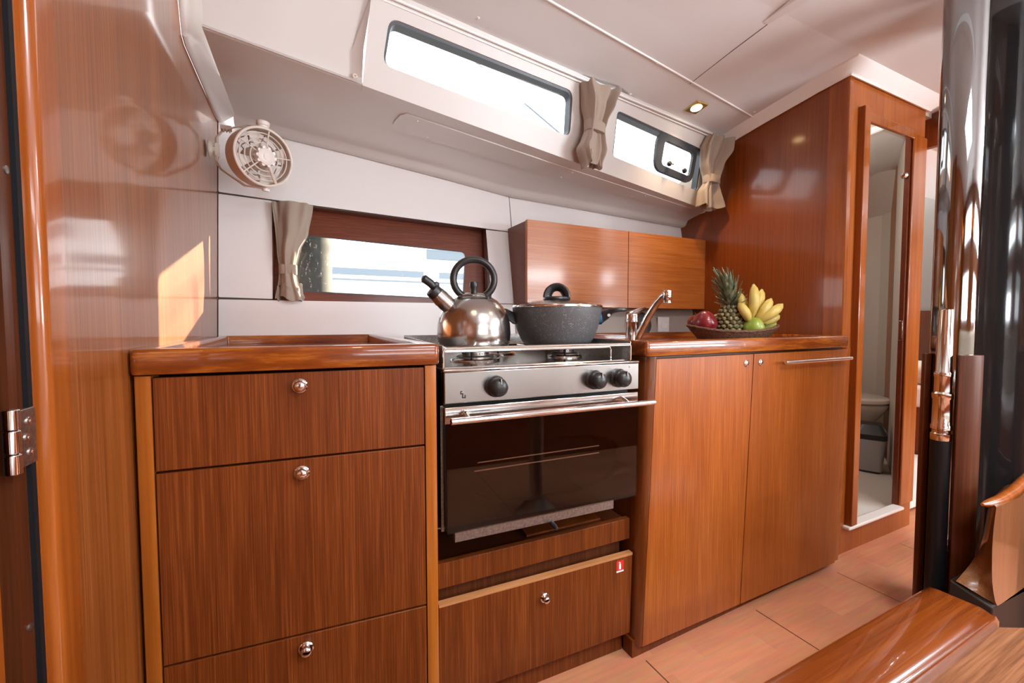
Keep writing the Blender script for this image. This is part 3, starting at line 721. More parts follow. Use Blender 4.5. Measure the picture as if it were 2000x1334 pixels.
# pan rails and grate wires
gr = MB()
for y in (.055, .28): gr.tube(loop(.868, .898, .012, W-.05, y), .003, 8)
obj('pan_support', gr, 'steel_bright', st)
for x in (.10, .16, .215, .30, .36, .40, .425, .445, .465):
    g_ = MB(); g_.tube([(x, .055, .898), (x, .11, .898), (x, .28, .898)], .0024, 8); obj('pan_support', g_, 'steel_bright', st)
for (bx, by, br) in ((.128, .165, .048), (.40, .165, .036), (.27, .345, .036)):
    q = MB(); q.lathe([(0, 0), (br*1.35, 0), (br*1.4, .004), (br*1.25, .007), (br*.9, .004), (0, .004)], (bx, by, .8665), (0, 0, 1), 40); bu = obj('burner', q, 'steel_bright', st)
    q = MB(); q.lathe([(0, .004), (br*1.0, .004), (br*1.05, .010), (br*.95, .013), (br*.70, .014), (br*.70, .024), (br*.62, .026), (0, .026)], (bx, by, .8665), (0, 0, 1), 40); obj('burner_head', q, 'steel_dull', bu)
    q = MB()
    for k in range(28):
        a = 2*PI*k/28; q.cyl((bx+br*.70*math.cos(a), by+br*.70*math.sin(a), .8845), (bx+br*.735*math.cos(a), by+br*.735*math.sin(a), .8845), .0012, 6)
    q.cyl((bx-br*.5, by-br*.85, .872), (bx-br*.5, by-br*.85, .894), .0032, 10)
    obj('flame_port', q, 'black_rubber', bu)

# ------------------------------------------------------------------ locker under the stove
UO = (.268, .957, 0); UR = R(-1.3)
uc = thing('stove_locker', 'low veneer locker under the stove with round lock and red extinguisher sticker', 'cabinet', UO, UR)
b = MB(); b.box((.0, .002, .336), (.576, .020, .3965)); obj('front_rail', b, 'drawer_wood', uc, .001)
b = MB(); b.box((0, .0202, .376), (.572, .6, .390)); obj('shelf', b, 'dark_wood', uc)
b = MB(); b.box((.004, .0195, .09), (.553, .5, .336)); obj('body', b, 'dark_wood', uc)
b = MB(); b.prism([(.0, .074), (.566, .068), (.572, .300), (.004, .306)], lambda x, z: (x, -.016, z), lambda x, z: (x, .0, z)); fd = obj('flap_door', b, 'drawer_wood', uc, .0015)
b = MB(); b.box((.004, -.0165, .3035), (.572, .0, .3105)); b.v = [(x, y, z-.006*x/.572) for x, y, z in b.v]; obj('top_edge', b, 'raw_edge', fd)
knob(fd, .283, -.016, .2515, .0125, 'lock')
s_ = MB(); x0, z0 = .515, .258
s_.box((x0, -.0166, z0), (x0+.025, -.0160, z0+.033)); s_.box((x0, -.0168, z0), (x0+.025, -.0165, z0+.0045), 1)
s_.box((x0+.009, -.0168, z0+.008), (x0+.0155, -.0165, z0+.0235), 1); s_.box((x0+.0105, -.0168, z0+.0245), (x0+.014, -.0165, z0+.028), 1); s_.box((x0+.008, -.0168, z0+.0265), (x0+.0125, -.0165, z0+.029), 1)
o = obj('sticker', s_, ['red', 'white_ink'], fd, smooth=False); o['label'] = 'red and white fire extinguisher sticker'
b = MB(); b.box((.0, .014, 0), (.56, .03, .085)); obj('toe_kick', b, 'drawer_wood', uc)
b = MB(); b.box((.26, .04, .3905), (.5, .26, .396)); b.v = [(x+.12*(y-.04), y, z) for x, y, z in b.v]
o = obj('board_offcut', b, 'drawer_wood', None); o.location = UO; o.rotation_euler = (0, 0, UR); tag(o, 'loose wooden board lying on the shelf under the oven', 'board')

# ------------------------------------------------------------------ right sink unit
def RW(x, y, z): return (x-.042*(.87-z)/.85, y, z)
RO = (.86, .905, 0)
rc = thing('sink_cabinet', 'two-door veneer sink unit with steel bar handle at right of the stove', 'cabinet', RO)
b = MB(); b.box((.036, .020, .035), (1.02, .62, .866)); b.box((1.02, .06, .035), (1.078, .62, .866)); b.warp(RW); obj('body', b, 'dark_wood', rc)
def RW3(x, y, z): return (x-(.020+.022*min(1, max(0, x/.038)))*(.87-z)/.85, y, z)
pp = [(0, .14), (0, .03), (.003, .016), (.012, .005), (.026, 0), (.0385, 0), (.0385, .02), (.036, .14)]
b = MB(); b.prism(pp, lambda x, y: (x, y, .035), lambda x, y: (x, y, .868)); b.warp(RW3); obj('corner_post', b, 'dark_post', rc, ang=50)
b = MB(); b.box((0, .14, .035), (.036, .62, .868)); b.warp(RW3); obj('side_panel', b, 'drawer_wood', rc)
for i, (x0, x1) in enumerate(((.0405, .4625), (.4665, 1.018))):
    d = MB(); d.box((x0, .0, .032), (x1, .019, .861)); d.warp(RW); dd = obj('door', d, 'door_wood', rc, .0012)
    k = MB(); lx = x1-.034 if i == 0 else x0+.034
    k.lathe([(0, 0), (.0115, 0), (.0115, .002), (.0095, .0035), (.0088, .0022), (.0075, .0022), (.0075, .004), (.005, .0055), (.002, .0055), (.0019, .0035), (0, .0035)], (lx, 0, .832), (0, -1, 0), 28); k.warp(RW); obj('lock', k, 'chrome', dd)
    if i == 1:
        h = MB(); hx0, hx1 = .592, .992
        h.tube([(hx0, -.027, .829), (hx1, -.027, .829)], .0062, 18); h.warp(RW); hh = obj('handle', h, 'aluminium', dd, .001)
        for x in (hx0+.03, hx1-.05):
            h = MB(); h.cyl((x, 0, .829), (x, -.027, .829), .0048, 14); h.warp(RW); obj('handle_post', h, 'aluminium', hh)
b = MB(); b.box((1.0195, .004, .035), (1.046, .06, .866)); b.warp(RW); obj('end_post', b, 'trim_wood', rc)
b = MB(); b.box((-.028, .012, 0), (1.03, .05, .05)); b.v = [(x, y+.024*x/1.03, z) for x, y, z in b.v]; obj('toe_kick', b, 'drawer_wood', rc)
fiddled_top('worktop', 'long varnished sink worktop with raised rim beside the stove', [(-.012, -.014), (1.0, -.014), (1.07, .752), (-.012, .796)], .034, .8695, .9135, .885, RO, None)

# locker above
hc = thing('wall_locker', 'orange-brown two-door overhead locker between window and right bulkhead', 'cabinet', (.864, 1.612, 0))
b = MB(); b.prism([(.0, .018), (1.076, .018), (1.076, .13), (.0, .16)], lambda x, y: (x, y, 1.037), lambda x, y: (x, y, 1.397)); b.v = [(x, y+(.0 if y < .1 else .03*(z-1.037)/.36), z) for x, y, z in b.v]; obj('body', b, 'frame_wood', hc)
for x0, x1 in ((-.001, .5475), (.5505, 1.076)):
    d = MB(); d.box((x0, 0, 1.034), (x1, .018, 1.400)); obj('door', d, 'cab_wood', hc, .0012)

# socket and round lid at the back of the worktop
so = MB(); y = wy(1.72, .96)-.012
so = thing('power_socket', 'white square power socket under the wall locker', 'socket', (1.715, 1.6855, .953))
s_ = MB(); s_.box((-.040, -.008, -.040), (.040, .0, .040)); obj('cover_plate', s_, 'socket_white', so, .004, 3)
s_ = MB(); s_.lathe([(.021, .0), (.022, .003), (.019, .003), (.018, -.006), (0, -.006)], (0, -.008, 0), (0, -1, 0), 28); obj('outlet', s_, 'white_gloss', so)
s_ = MB()
for x in (-.0095, .0095): s_.cyl((x, -.0025, 0), (x, -.0032, 0), .0028, 10)
s_.cyl((0, -.004, .009), (0, -.006, .009), .0024, 10)
obj('pin_hole', s_, 'black_rubber', so)
s_ = MB(); s_.lathe([(0, 0), (.060, 0), (.064, .005), (.062, .010), (.03, .013), (0, .013)], (0, 0, 0), (-.1, -1, .25), 40)
o = obj('round_disc', s_, 'black_plastic'); o.location = (1.545, 1.672, .957); tag(o, 'round black disc leaning upright behind the chrome tap', 'disc')

# ------------------------------------------------------------------ tap
tp = thing('kitchen_tap', 'chrome mixer tap with tall angled spout between pot and fruit bowl', 'tap', (1.055, 1.18, .885))
k = MB(); k.lathe([(0, 0), (.028, 0), (.028, .004), (.024, .008), (.0225, .03), (.0225, .078), (.0235, .081), (.0235, .086), (.0225, .088), (.0225, .104), (.021, .109), (0, .110)], (0, 0, 0), (0, 0, 1), 32); obj('body', k, 'chrome', tp)
k = MB(); k.tube([(-.012, .004, .103), (.015, .008, .112), (.05, .014, .124), (.072, .018, .130)], [.014, .0135, .0095, .0075], 16, flat=1.1); obj('lever', k, 'chrome', tp)
k = MB(); k.tube([(.004, -.018, .015), (.006, -.032, .040), (.012, -.066, .100), (.018, -.096, .143), (.022, -.116, .163), (.024, -.128, .170)], [.0125, .0130, .0125, .012, .012, .013], 18); sp = obj('spout', k, 'chrome', tp)
k = MB(); k.lathe([(0, .014), (.013, .014), (.0145, .009), (.0145, -.013), (.0132, -.015), (.0132, -.027), (.011, -.029), (0, -.029)], (.026, -.136, .170), (0, 0, 1), 24); obj('aerator', k, 'chrome', sp)

# ------------------------------------------------------------------ kettle
kt = thing('kettle', 'brushed steel dome kettle with black ring handle and spout whistle', 'kettle', (.416, 1.08, .9005))
k = MB(); k.lathe([(0, 0), (.088, 0), (.093, .003), (.0965, .010), (.0985, .035), (.0965, .062), (.090, .086), (.078, .107), (.062, .123), (.047, .132), (.041, .134), (0, .134)], (0, 0, 0), (0, 0, 1), 72); obj('body', k, 'kettle_steel', kt)
k = MB(); k.lathe([(0, .133), (.041, .133), (.0425, .135), (.038, .1385), (.022, .143), (.010, .1445), (0, .145)], (0, 0, 0), (0, 0, 1), 48); ld = obj('lid', k, 'kettle_steel', kt)
k = MB(); k.lathe([(0, .143), (.0085, .143), (.008, .152), (.0105, .159), (.0115, .167), (.0095, .173), (.004, .175), (0, .175)], (0, 0, 0), (0, 0, 1), 24); obj('lid_knob', k, 'black_plastic', ld)
hd = Vector((.955, -.295, 0)).normalized()
hp = []
for i in range(33):
    a = R(-62)+R(304)*i/32; hp.append(hd*.0545*math.cos(a)+Vector((0, 0, .180+.0525*math.sin(a))))
k = MB(); k.tube(hp, .0095, 16, flat=1.3); obj('handle', k, 'black_plastic', kt)
for s in (hp[0], hp[-1]):
    k = MB(); k.cyl(s, s+Vector((0, 0, -.014)), .008, 14); obj('handle_bracket', k, 'steel_bright', kt)
sd_ = Vector((-.98, -.12, .0)).normalized()
P0 = sd_*.050+Vector((0, 0, .088)); dirv = (sd_*.76+Vector((0, 0, .65))).normalized()
k = MB(); k.tube([P0, P0+dirv*.02, P0+dirv*.040, P0+dirv*.0405, P0+dirv*.056, P0+dirv*.0565, P0+dirv*.076], [.0245, .0225, .0210, .0222, .0210, .0222, .0205], 28); spo = obj('spout', k, 'kettle_steel', kt, ang=50)
k = MB(); k.tube([P0+dirv*.075, P0+dirv*.079, P0+dirv*.092, P0+dirv*.094], [.0185, .0195, .0185, .010], 20)
q0 = P0+dirv*.084; nv = Vector((.0, 0, 1))
k.tube([q0+nv*.011, q0+dirv*.012+nv*.013, q0+dirv*.036+nv*.009, q0+dirv*.040+nv*.008], [.009, .0102, .0102, .006], 16)
k.tube([q0-dirv*.004+nv*.012, q0-dirv*.004+nv*.024, q0-dirv*.003+nv*.027], [.011, .0105, .006], 14)
obj('whistle', k, 'black_plastic', spo)

# ------------------------------------------------------------------ pot
po = thing('cooking_pot', 'speckled grey non-stick pot with glass lid and side handles on stove', 'pot', (.680, 1.085, .9005))
k = MB(); k.lathe([(0, 0), (.092, 0), (.099, .004), (.108, .018), (.119, .045), (.127, .078), (.131, .099), (.1315, .107), (.127, .107), (.125, .099), (.115, .05), (.095, .01), (0, .008)], (0, 0, 0), (0, 0, 1), 72); obj('body', k, 'speckle', po)
k = MB(); k.lathe([(.1255, .1075), (.1335, .1075), (.134, .111), (.1325, .114), (.127, .1145), (.1255, .111)], (0, 0, 0), (0, 0, 1), 72); lid = obj('lid_rim', k, 'steel_bright', po)
k = MB(); k.lathe([(.127, .1125), (.110, .119), (.075, .127), (.035, .1315), (0, .132), (0, .129), (.035, .1285), (.075, .124), (.110, .116), (.127, .110)], (0, 0, 0), (0, 0, 1), 60, open_=True); obj('lid_glass', k, 'glass', lid)
k = MB(); k.lathe([(0, .1315), (.039, .1305), (.0405, .133), (.039, .138), (.030, .1405), (0, .141)], (0, 0, 0), (0, 0, 1), 40)
kd = Vector((.87, -.5, 0)).normalized()
k.tube([kd*.028*math.cos(a)+Vector((0, 0, .138+.031*math.sin(a))) for a in [PI*i/18 for i in range(19)]], [.0095]*5+[.0088]*9+[.0095]*5, 14, flat=1.9)
obj('lid_knob', k, 'black_plastic', po)
hx = Vector((.90, -.44, 0)).normalized()
for s in (1, -1):
    d = hx*s; n = Vector((-d.y, d.x, 0)); k = MB()
    def sec(r_, w_, z_, t_): return [d*r_+n*u*w_+Vector((0, 0, z_+v*t_)) for u, v in ((-1, -1), (0, -1.1), (1, -1), (1, 1), (0, 1.1), (-1, 1))]
    k.loft([sec(.118, .024, .074, .014), sec(.130, .026, .078, .0165), sec(.148, .034, .090, .014), sec(.158, .042, .098, .0075), sec(.176, .046, .1015, .0062), sec(.192, .040, .1015, .0056), sec(.203, .026, .101, .005)])
    ho = obj('handle', k, 'black_plastic', po, .004, 3)
    if s == 1:
        k = MB(); k.cyl(d*.119-n*.012+Vector((0, 0, .076)), d*.129-n*.012+Vector((0, 0, .077)), .0185, 24); o = obj('handle_pad', k, 'blue_rubber', ho); o['label'] = 'blue pad'
        k = MB(); c_ = d*.146-n*.036+Vector((0, 0, .085)); k.cyl(c_, c_-n*.004, .0045, 12); obj('screw', k, 'steel_dull', ho)

# ------------------------------------------------------------------ fruit
BO = Vector((1.44, 1.075, .885))
bd = Vector((.80, -.60, 0)).normalized(); bn = Vector((.60, .80, 0))      # long axis lies across the view
bo = thing('fruit_bowl', 'dark wicker boat-shaped fruit bowl on the sink worktop', 'bowl', BO)
k = MB(); rings = []
Nn = 56
def br(a, h, ins=0.):
    f = h**.6
    lx = lerp(.088, .156-ins, f); ly = lerp(.06, .104-ins, f)
    zt = .041+.020*abs(math.cos(a))**2.2
    rip = 1+.006*math.sin(a*40+h*25)
    return bd*lx*math.cos(a)*rip+bn*ly*math.sin(a)*rip+Vector((0, 0, .004+h*zt))
for h in (0, .15, .3, .45, .6, .75, .88, 1.0): rings.append([br(2*PI*i/Nn, h) for i in range(Nn)])
for h in (1.0, .8, .5, .2, .05): rings.append([br(2*PI*i/Nn, h, .006)+Vector((0, 0, .004)) for i in range(Nn)])
k.loft(rings, True, True); obj('basket', k, 'wicker', bo)
k = MB(); k.tube([br(2*PI*i/Nn, 1.0, .002)+Vector((0, 0, .002+.0012*math.sin(i*2.4))) for i in range(Nn)], .0048, 8, closed=True); obj('rim', k, 'wicker', bo)

def apple(name, mat, label, loc, r, tilt=(0, 0, 1), group=None):
    t = thing(name, label, 'apple', loc, 0, group)
    prof = [(0, -.80), (.10, -.84), (.22, -.90), (.36, -.91), (.55, -.83), (.76, -.60), (.92, -.25), (.99, .08), (.98, .35), (.88, .62), (.70, .82), (.48, .91), (.30, .90), (.16, .80), (.06, .66), (0, .60)]
    m = MB(); m.lathe([(a*r, b*r) for a, b in prof], (0, 0, 0), tilt, 40)
    q = Vector((0, 0, 1)).rotation_difference(Vector(tilt).normalized())
    v2 = []
    for v in m.v:
        l = q.inverted() @ Vector(v); a = math.atan2(l.y, l.x); s = 1+.025*math.cos(5*a)*(.5-.5*l.z/r*.9)
        v2.append(tuple(q @ Vector((l.x*s, l.y*s, l.z))))
    m.v = v2
    obj('flesh', m, mat, t)
    s = MB(); s.tube([q @ Vector((0, 0, .60*r)), q @ Vector((.02*r, 0, .85*r)), q @ Vector((.10*r, .03*r, 1.12*r))], [.0016, .0014, .002], 8); obj('stem', s, 'stem_brown', t)
    return t
def bl(u, v, z): return tuple(BO+bd*u+bn*v+Vector((0, 0, z)))
apple('apple', 'red_apple', 'red apple at the front left of the fruit bowl', bl(-.098, -.012, .077), .043, (.35, -.75, .55))
apple('apple', 'red_apple', 'red apple half hidden behind the other red one', bl(-.105, .048, .074), .040, (-.3, .2, .9))
apple('apple', 'green_apple', 'bright green apple under the bananas, dimple facing out', bl(.060, -.045, .061), .036, (.55, -.75, .35))
apple('apple', 'lime_apple', 'pale green apple at the far right end of the bowl', bl(.112, -.002, .070), .036, (.3, -.2, .9))
apple('apple', 'lime_apple', 'yellowish apple peeking out behind the pineapple', bl(-.035, .062, .075), .036, (0, .3, .9))

pi_ = thing('pineapple', 'upright pineapple with spiky green crown in the fruit bowl', 'pineapple', bl(-.005, -.005, .014))
H, PR = .128, .0475
m = MB()
def prad(t): return PR*(1-abs(2*t-1)**2.6*.42)*(1.02-.10*t)
m.lathe([(prad(i/24)*.94, H*i/24) for i in range(25)], (0, 0, 0), (0, 0, 1), 40); obj('core', m, 'pine_gap', pi_)
m = MB(); rowsn = 9
for rr in range(rowsn):
    t = (rr+.55)/rowsn; n = 13
    for c in range(n):
        a = 2*PI*(c+.5*(rr % 2))/n+.1; rd = prad(t); z = H*t
        o_ = Vector((rd*math.cos(a), rd*math.sin(a), z)); nr = Vector((math.cos(a), math.sin(a), (t-.5)*1.1)).normalized()
        tg = Vector((-math.sin(a), math.cos(a), 0)); bt_ = nr.cross(tg)
        w = rd*PI/n*.93; hh = H/rowsn*.60
        def P(u, v, d): return o_+tg*u*w+bt_*v*hh+nr*d
        hexa = [(-1, 0), (-.5, -.85), (.5, -.85), (1, 0), (.5, .85), (-.5, .85)]
        r0 = [P(u, v, -.004) for u, v in hexa]; r1_ = [P(u*.92, v*.92, .0015) for u, v in hexa]; r3 = [P(u*.5, v*.5, .0048) for u, v in hexa]
        m.loft([r0, r1_, r3], False, True)
        m.loft([[P(-.16, -.1, .004), P(.16, -.1, .004), P(.16, .18, .004), P(-.16, .18, .004)], [P(-.05, .35, .010), P(.05, .35, .010), P(.05, .42, .0095), P(-.05, .42, .0095)]], False, True)
obj('skin', m, 'pine_skin', pi_, ang=50)
m = MB(); rng = random.Random(5)
for k in range(66):
    t = k/65; a = k*2.39996
    base = Vector((0, 0, H*.97+.052*t)); L_ = lerp(.042, .080, min(1, t*1.5))*rng.uniform(.85, 1.15)
    spread = lerp(1.30, .22, t**.9); w = lerp(.009, .0090, t)
    d = Vector((math.cos(a), math.sin(a), 0)); lean_ = Vector((-.14, .03, 0))*t
    sect = []; sd = Vector((-math.sin(a), math.cos(a), 0))
    for j in range(7):
        s = j/6; out = .013*(1-t*.6)+L_*spread*(.75*s+.0*s*s)*1.0; hz = L_*(math.sqrt(max(.05, 1-min(.95, spread*.72)**2))*s+(.28-.55*spread*.5)*s*s*.6)
        c = base+d*out+Vector((0, 0, hz))+lean_*s*L_*12*.35
        ww = w*(1-s**2.2)*(.75+.5*min(1, s*3)*.5)+.0003
        nrm = (Vector((0, 0, 1))*spread-d).normalized()
        sect.append([c-sd*ww-nrm*.0016, c-nrm*(-.0012), c+sd*ww-nrm*.0016, c-nrm*.0008-nrm*.0012])
    m.loft(sect, True, True)
obj('crown', m, 'pine_leaf', pi_, ang=40)

ba = thing('banana_bunch', 'bunch of yellow bananas fanned out above the green apple', 'bananas', bl(.052, -.030, .066))
# fan of bananas: a direction in the plane across the view, then a bow towards the camera
for k, (ang, L_, dep) in enumerate(((106, .128, .035), (88, .148, .0), (72, .138, .028), (56, .116, .004), (38, .124, -.006), (20, .105, .02), (118, .092, .0))):
    a = R(ang); dv = bd*math.cos(a)+Vector((0, 0, math.sin(a))); fr_ = -bn
    pts_ = []; rad = []
    prof = [(0, .005), (.10, .0052), (.2, .0062), (.32, .0125), (.48, .0165), (.64, .0175), (.80, .016), (.90, .0125), (.96, .007), (1.0, .0042)]
    for s, r in prof:
        c = dv*L_*s+bn*dep*min(1, s*2)+fr_*(.032*math.sin(PI*s*.85))
        pts_.append(c); rad.append(r*.98)
    m = MB(); m.tube(pts_, rad, 14); bb = obj('banana', m, 'banana', ba, ang=60)
    m = MB(); m.tube([pts_[0]*1.0, pts_[1]*1.0, pts_[2]*1.0], [.0056, .0058, .0066], 12); obj('stalk', m, 'banana_stem', bb)
    m = MB(); m.tube([pts_[-1], pts_[-1]+(pts_[-1]-pts_[-2]).normalized()*.005], [.0043, .003], 10); obj('tip', m, 'stem_brown', bb)
m = MB(); m.tube([bd*.006-bn*.008+Vector((0, 0, .016)), Vector((0, 0, 0))-bn*.012, -bd*.012-bn*.02+Vector((0, 0, -.014))], [.012, .013, .009], 14); obj('crown_stem', m, 'stem_brown', ba)

# ------------------------------------------------------------------ fan
fn = thing('wall_fan', 'cream caged cabin fan on a wire yoke by the left bulkhead', 'fan', (-.104, 1.60, 1.492))
ax = Vector((.46, -.87, -.14)).normalized()
ux = Vector((0, 0, 1)).cross(ax).normalized(); uy = ax.cross(ux)     # ux to the left/right, uy up
def FP(a, r, h): return ux*r*math.cos(a)+uy*r*math.sin(a)+ax*h
RF = .086
k = MB(); k.lathe([(RF, .018), (RF+.0025, .016), (RF+.0025, -.014), (RF+.0025, -.040), (RF-.004, -.044), (RF-.004, -.041), (RF, -.038)], (0, 0, 0), ax, 56); obj('cage_band', k, 'fan_plastic', fn)
k = MB()
for r in (.042, .057, .071): k.tube([FP(2*PI*i/48, r, .022-.05*(r/RF)**2*.2) for i in range(48)], .0019, 6, closed=True)
k.tube([FP(2*PI*i/56, RF, .0185) for i in range(56)], .0042, 8, closed=True)
for i in range(5):
    a = R(18+72*i-8); k.tube([FP(a, .02, .024), FP(a, .05, .021), FP(a, RF, .0175)], .0022 if i != 4 else .0045, 6)
obj('front_guard', k, 'fan_plastic', fn)
k = MB()
k.lathe([(0, .038), (.016, .038), (.025, .035), (.027, .030), (.027, .012), (.0, .012)], (0, 0, 0), ax, 24)
for i in range(10): a = 2*PI*i/10; k.cyl(FP(a, .0275, .014), FP(a, .0262, .034), .005, 8)
hb = obj('hub_cap', k, 'fan_light', fn)
k = MB(); k.lathe([(0, .0395), (.0105, .0395), (.0105, .0375), (.007, .0375), (.007, .0385), (0, .0385)], (0, 0, 0), ax, 24); obj('hub_badge', k, 'fan_plastic', hb)
for i in range(4):
    a0 = R(20+90*i); k = MB(); rows = []
    for j in range(6):
        r = lerp(.018, .078, j/5); w = lerp(.45, .62, j/5)
        rows.append([FP(a0+w*(u-.5), r, -.004+.016*(u-.5)) for u in (0, .33, .66, 1)]+[FP(a0+w*(u-.5), r, -.0055+.016*(u-.5)) for u in (1, .66, .33, 0)])
    k.loft(rows); obj('blade', k, 'fan_light', fn)
k = MB(); k.lathe([(0, -.080), (.030, -.078), (.036, -.068), (.036, -.034), (.030, -.014), (0, -.012)], (0, 0, 0), ax, 32); obj('motor', k, 'fan_plastic', fn)
k = MB()
for r in (.05, .068, RF-.002): k.tube([FP(2*PI*i/48, r, -.042-.02*(1-r/RF)) for i in range(48)], .0018, 6, closed=True)
for i in range(10): a = 2*PI*i/10; k.tube([FP(a, .034, -.056), FP(a, .06, -.050), FP(a, RF-.001, -.042)], .0022, 6)
obj('rear_guard', k, 'fan_dark', fn)
# yoke: a bent bar that passes behind the cage from the bulkhead mount to two pivots
mnt = Vector((-.255+.104, 1.68-1.60, 1.522-1.492))
top = FP(R(90), RF+.008, .0); bot = FP(R(-80), RF+.008, .0)
def yk(dx): return [top+ax*(-.002), top+Vector((-.045, .012, .002)), mnt+Vector((.040, -.010, .062)), mnt+Vector((.020, 0, .038)), mnt+Vector((.018, 0, -.034)), mnt+Vector((.032, -.008, -.062)), bot+Vector((-.06, .016, .006)), bot]
k = MB()
for dz in (0, 1):
    k.tube([p+(ax*(.008 if dz else -.002)) for p in yk(0)], .0028, 8)
obj('yoke', k, 'fan_plastic', fn)
k = MB(); k.lathe([(0, 0), (.026, 0), (.026, .004), (.020, .010), (.012, .013), (0, .013)], mnt, (1, 0, 0), 28); k.cyl(mnt+Vector((.01, 0, 0)), mnt+Vector((.026, 0, 0)), .009, 16)
k.box(tuple(mnt+Vector((.016, -.010, -.022))), tuple(mnt+Vector((.028, .012, .020)))); obj('mount', k, 'fan_plastic', fn, .002)
k = MB(); c = (mnt+Vector((.052, -.02, .066))); k.box(tuple(c-Vector((.016, .008, .007))), tuple(c+Vector((.014, .008, .007))))
for q in (-.008, 0, .008): k.box(tuple(c+Vector((q-.002, -.008, -.012))), tuple(c+Vector((q+.002, .006, -.006))))
obj('cable_clip', k, 'fan_dark', fn, .001)
k = MB(); k.lathe([(0, 0), (.017, 0), (.017, .006), (.019, .008), (.019, .018), (.015, .021), (0, .021)], top-Vector((0, 0, .004)), uy, 20); obj('tilt_knob', k, 'fan_light', fn)
k = MB(); k.lathe([(0, 0), (.011, 0), (.011, .008), (0, .009)], bot, -uy, 16); obj('tilt_knob', k, 'fan_light', fn)

# ------------------------------------------------------------------ curtains
def curtain(label, loc, rows, seed, nf=7, band=None, group=None, ext=(1, 0, 0)):
    """rows: (z, x0, x1, depth, y shift); gathered cloth as a closed folded tube"""
    t = thing('curtain', label, 'curtain', loc, 0, group)
    rng = random.Random(seed); ph = [rng.uniform(0, 6.28) for _ in range(6)]
    m = MB(); rings = []; N_ = 96
    zs = []
    Z = [r[0] for r in rows]; steps = 40
    def at(z):
        for a, b in zip(rows, rows[1:]):
            if a[0] >= z >= b[0]:
                u = (a[0]-z)/(a[0]-b[0]); u = u*u*(3-2*u)*.6+u*.4
                return [lerp(a[i], b[i], u) for i in range(5)]
        return list(rows[-1])
    for j in range(steps+1):
        z = lerp(Z[0], Z[-1], j/steps); _, x0, x1, d, ys_ = at(z); ring_ = []
        for i in range(N_):
            a = 2*PI*i/N_; cx, hw = (x0+x1)/2, (x1-x0)/2
            fold = math.cos(nf*a+ph[0]+.9*math.sin(z*18+ph[1]))
            fold2 = math.cos((nf+4)*a+ph[2]+1.5*math.sin(z*11+ph[3]))
            amp = .34+.12*math.sin(z*23+ph[4])
            s = 1+amp*fold*.9+.17*fold2
            ring_.append((cx+hw*math.copysign(abs(math.cos(a))**.8, math.cos(a))*(.80+.20*s), ys_-d*.5*math.sin(a)*s+.012*math.sin(3*a+ph[5])*(d/.05), z+.006*math.sin(5*a+ph[1])*(1 if j == steps else 0)+.010*math.cos(2*a+ph[0])*(1 if j == steps else 0)))
        rings.append(ring_)
    # hem turned in so that the bottom reads as open cloth
    last = rings[-1]; c = Vector((sum(p[0] for p in last)/N_, sum(p[1] for p in last)/N_, 0))
    rings.append([tuple(Vector(p)*.90+Vector((c.x, c.y, p[2]))*.10+Vector((0, 0, .002)) if False else (lerp(p[0], c.x, .10), lerp(p[1], c.y, .15), p[2]+.003)) for p in last])
    rings.append([(lerp(p[0], c.x, .16), lerp(p[1], c.y, .25), p[2]+.045) for p in last])
    m.loft(rings, True, True)
    obj('cloth', m, 'fabric', t, ang=70)
    if band:
        z0, z1, gx = band; m = MB(); rings = []
        for z in (z0, z0+.003, z1-.003, z1):
            _, x0, x1, d, ys_ = at((z0+z1)/2); e = .0035 if z0 < z < z1 else .002
            rings.append([((x0+x1)/2+((x1-x0)/2+e)*math.copysign(abs(math.cos(a))**.7, math.cos(a)), ys_-(d/2*1.22+e)*math.copysign(abs(math.sin(a))**.7, math.sin(a)), z+gx*math.cos(a)) for a in [2*PI*i/40 for i in range(40)]])
        m.loft(rings); obj('tie_band', m, 'fabric', t)
    return t
curtain('beige curtain tied at the left side of the low hull window', (-.02, wy(-.02, 1.2)-.012, 0),
        [(1.413, -.066, .066, .045, .028), (1.30, -.058, .048, .05, .012), (1.23, -.054, .018, .045, .0), (1.165, -.048, .006, .036, -.006), (1.13, -.050, .008, .04, -.008), (1.052, -.062, .030, .05, -.018)], 3, 6, (1.142, 1.178, 0))
def cabin_curtain(label, x, rows, seed, band):
    curtain(label, (x, csy(x, 1.87), 0), rows, seed, 7, band)
cabin_curtain('beige curtain tied between the two coachroof windows', 1.04,
              [(1.872, -.066, .10, .055, -.03), (1.80, -.052, .065, .07, -.025), (1.745, -.035, .046, .05, -.012), (1.710, -.034, .040, .044, -.006), (1.68, -.042, .045, .055, .0), (1.645, -.058, .056, .06, .008), (1.583, -.030, .036, .05, .012)], 11, (1.703, 1.742, -.006))
cabin_curtain('beige curtain tied in the corner against the right bulkhead', 1.815,
              [(1.858, -.05, .105, .055, -.03), (1.80, -.075, .10, .06, -.025), (1.73, -.06, .06, .055, -.01), (1.672, -.028, .045, .05, .0), (1.648, -.028, .044, .044, .004), (1.61, -.042, .06, .055, .012), (1.535, -.04, .088, .06, .02)], 23, (1.643, 1.680, -.004))

# ------------------------------------------------------------------ ceiling downlight
lx, ly = 1.571, 1.367; sl = math.atan2(zc(ly+.05)-zc(ly-.05), .1)
dl = thing('ceiling_light', 'small square brass-framed downlight glowing in the ceiling', 'light', (lx, ly, zc(ly)), 0)
dl.rotation_euler = (sl, 0, 0)
k = MB(); k.prism([(-.036, -.036), (.036, -.036), (.036, .036), (-.036, .036)], lambda x, y: (x, y, .0), lambda x, y: (x*.94, y*.94, -.006)); obj('frame', k, 'gold' if 'gold' in M else 'steel_dull', dl)
k = MB(); k.lathe([(0, -.0062), (.024, -.0062), (.022, -.009), (0, -.0105)], (0, 0, 0), (0, 0, 1), 28); obj('lamp', k, 'lamp_glow', dl)

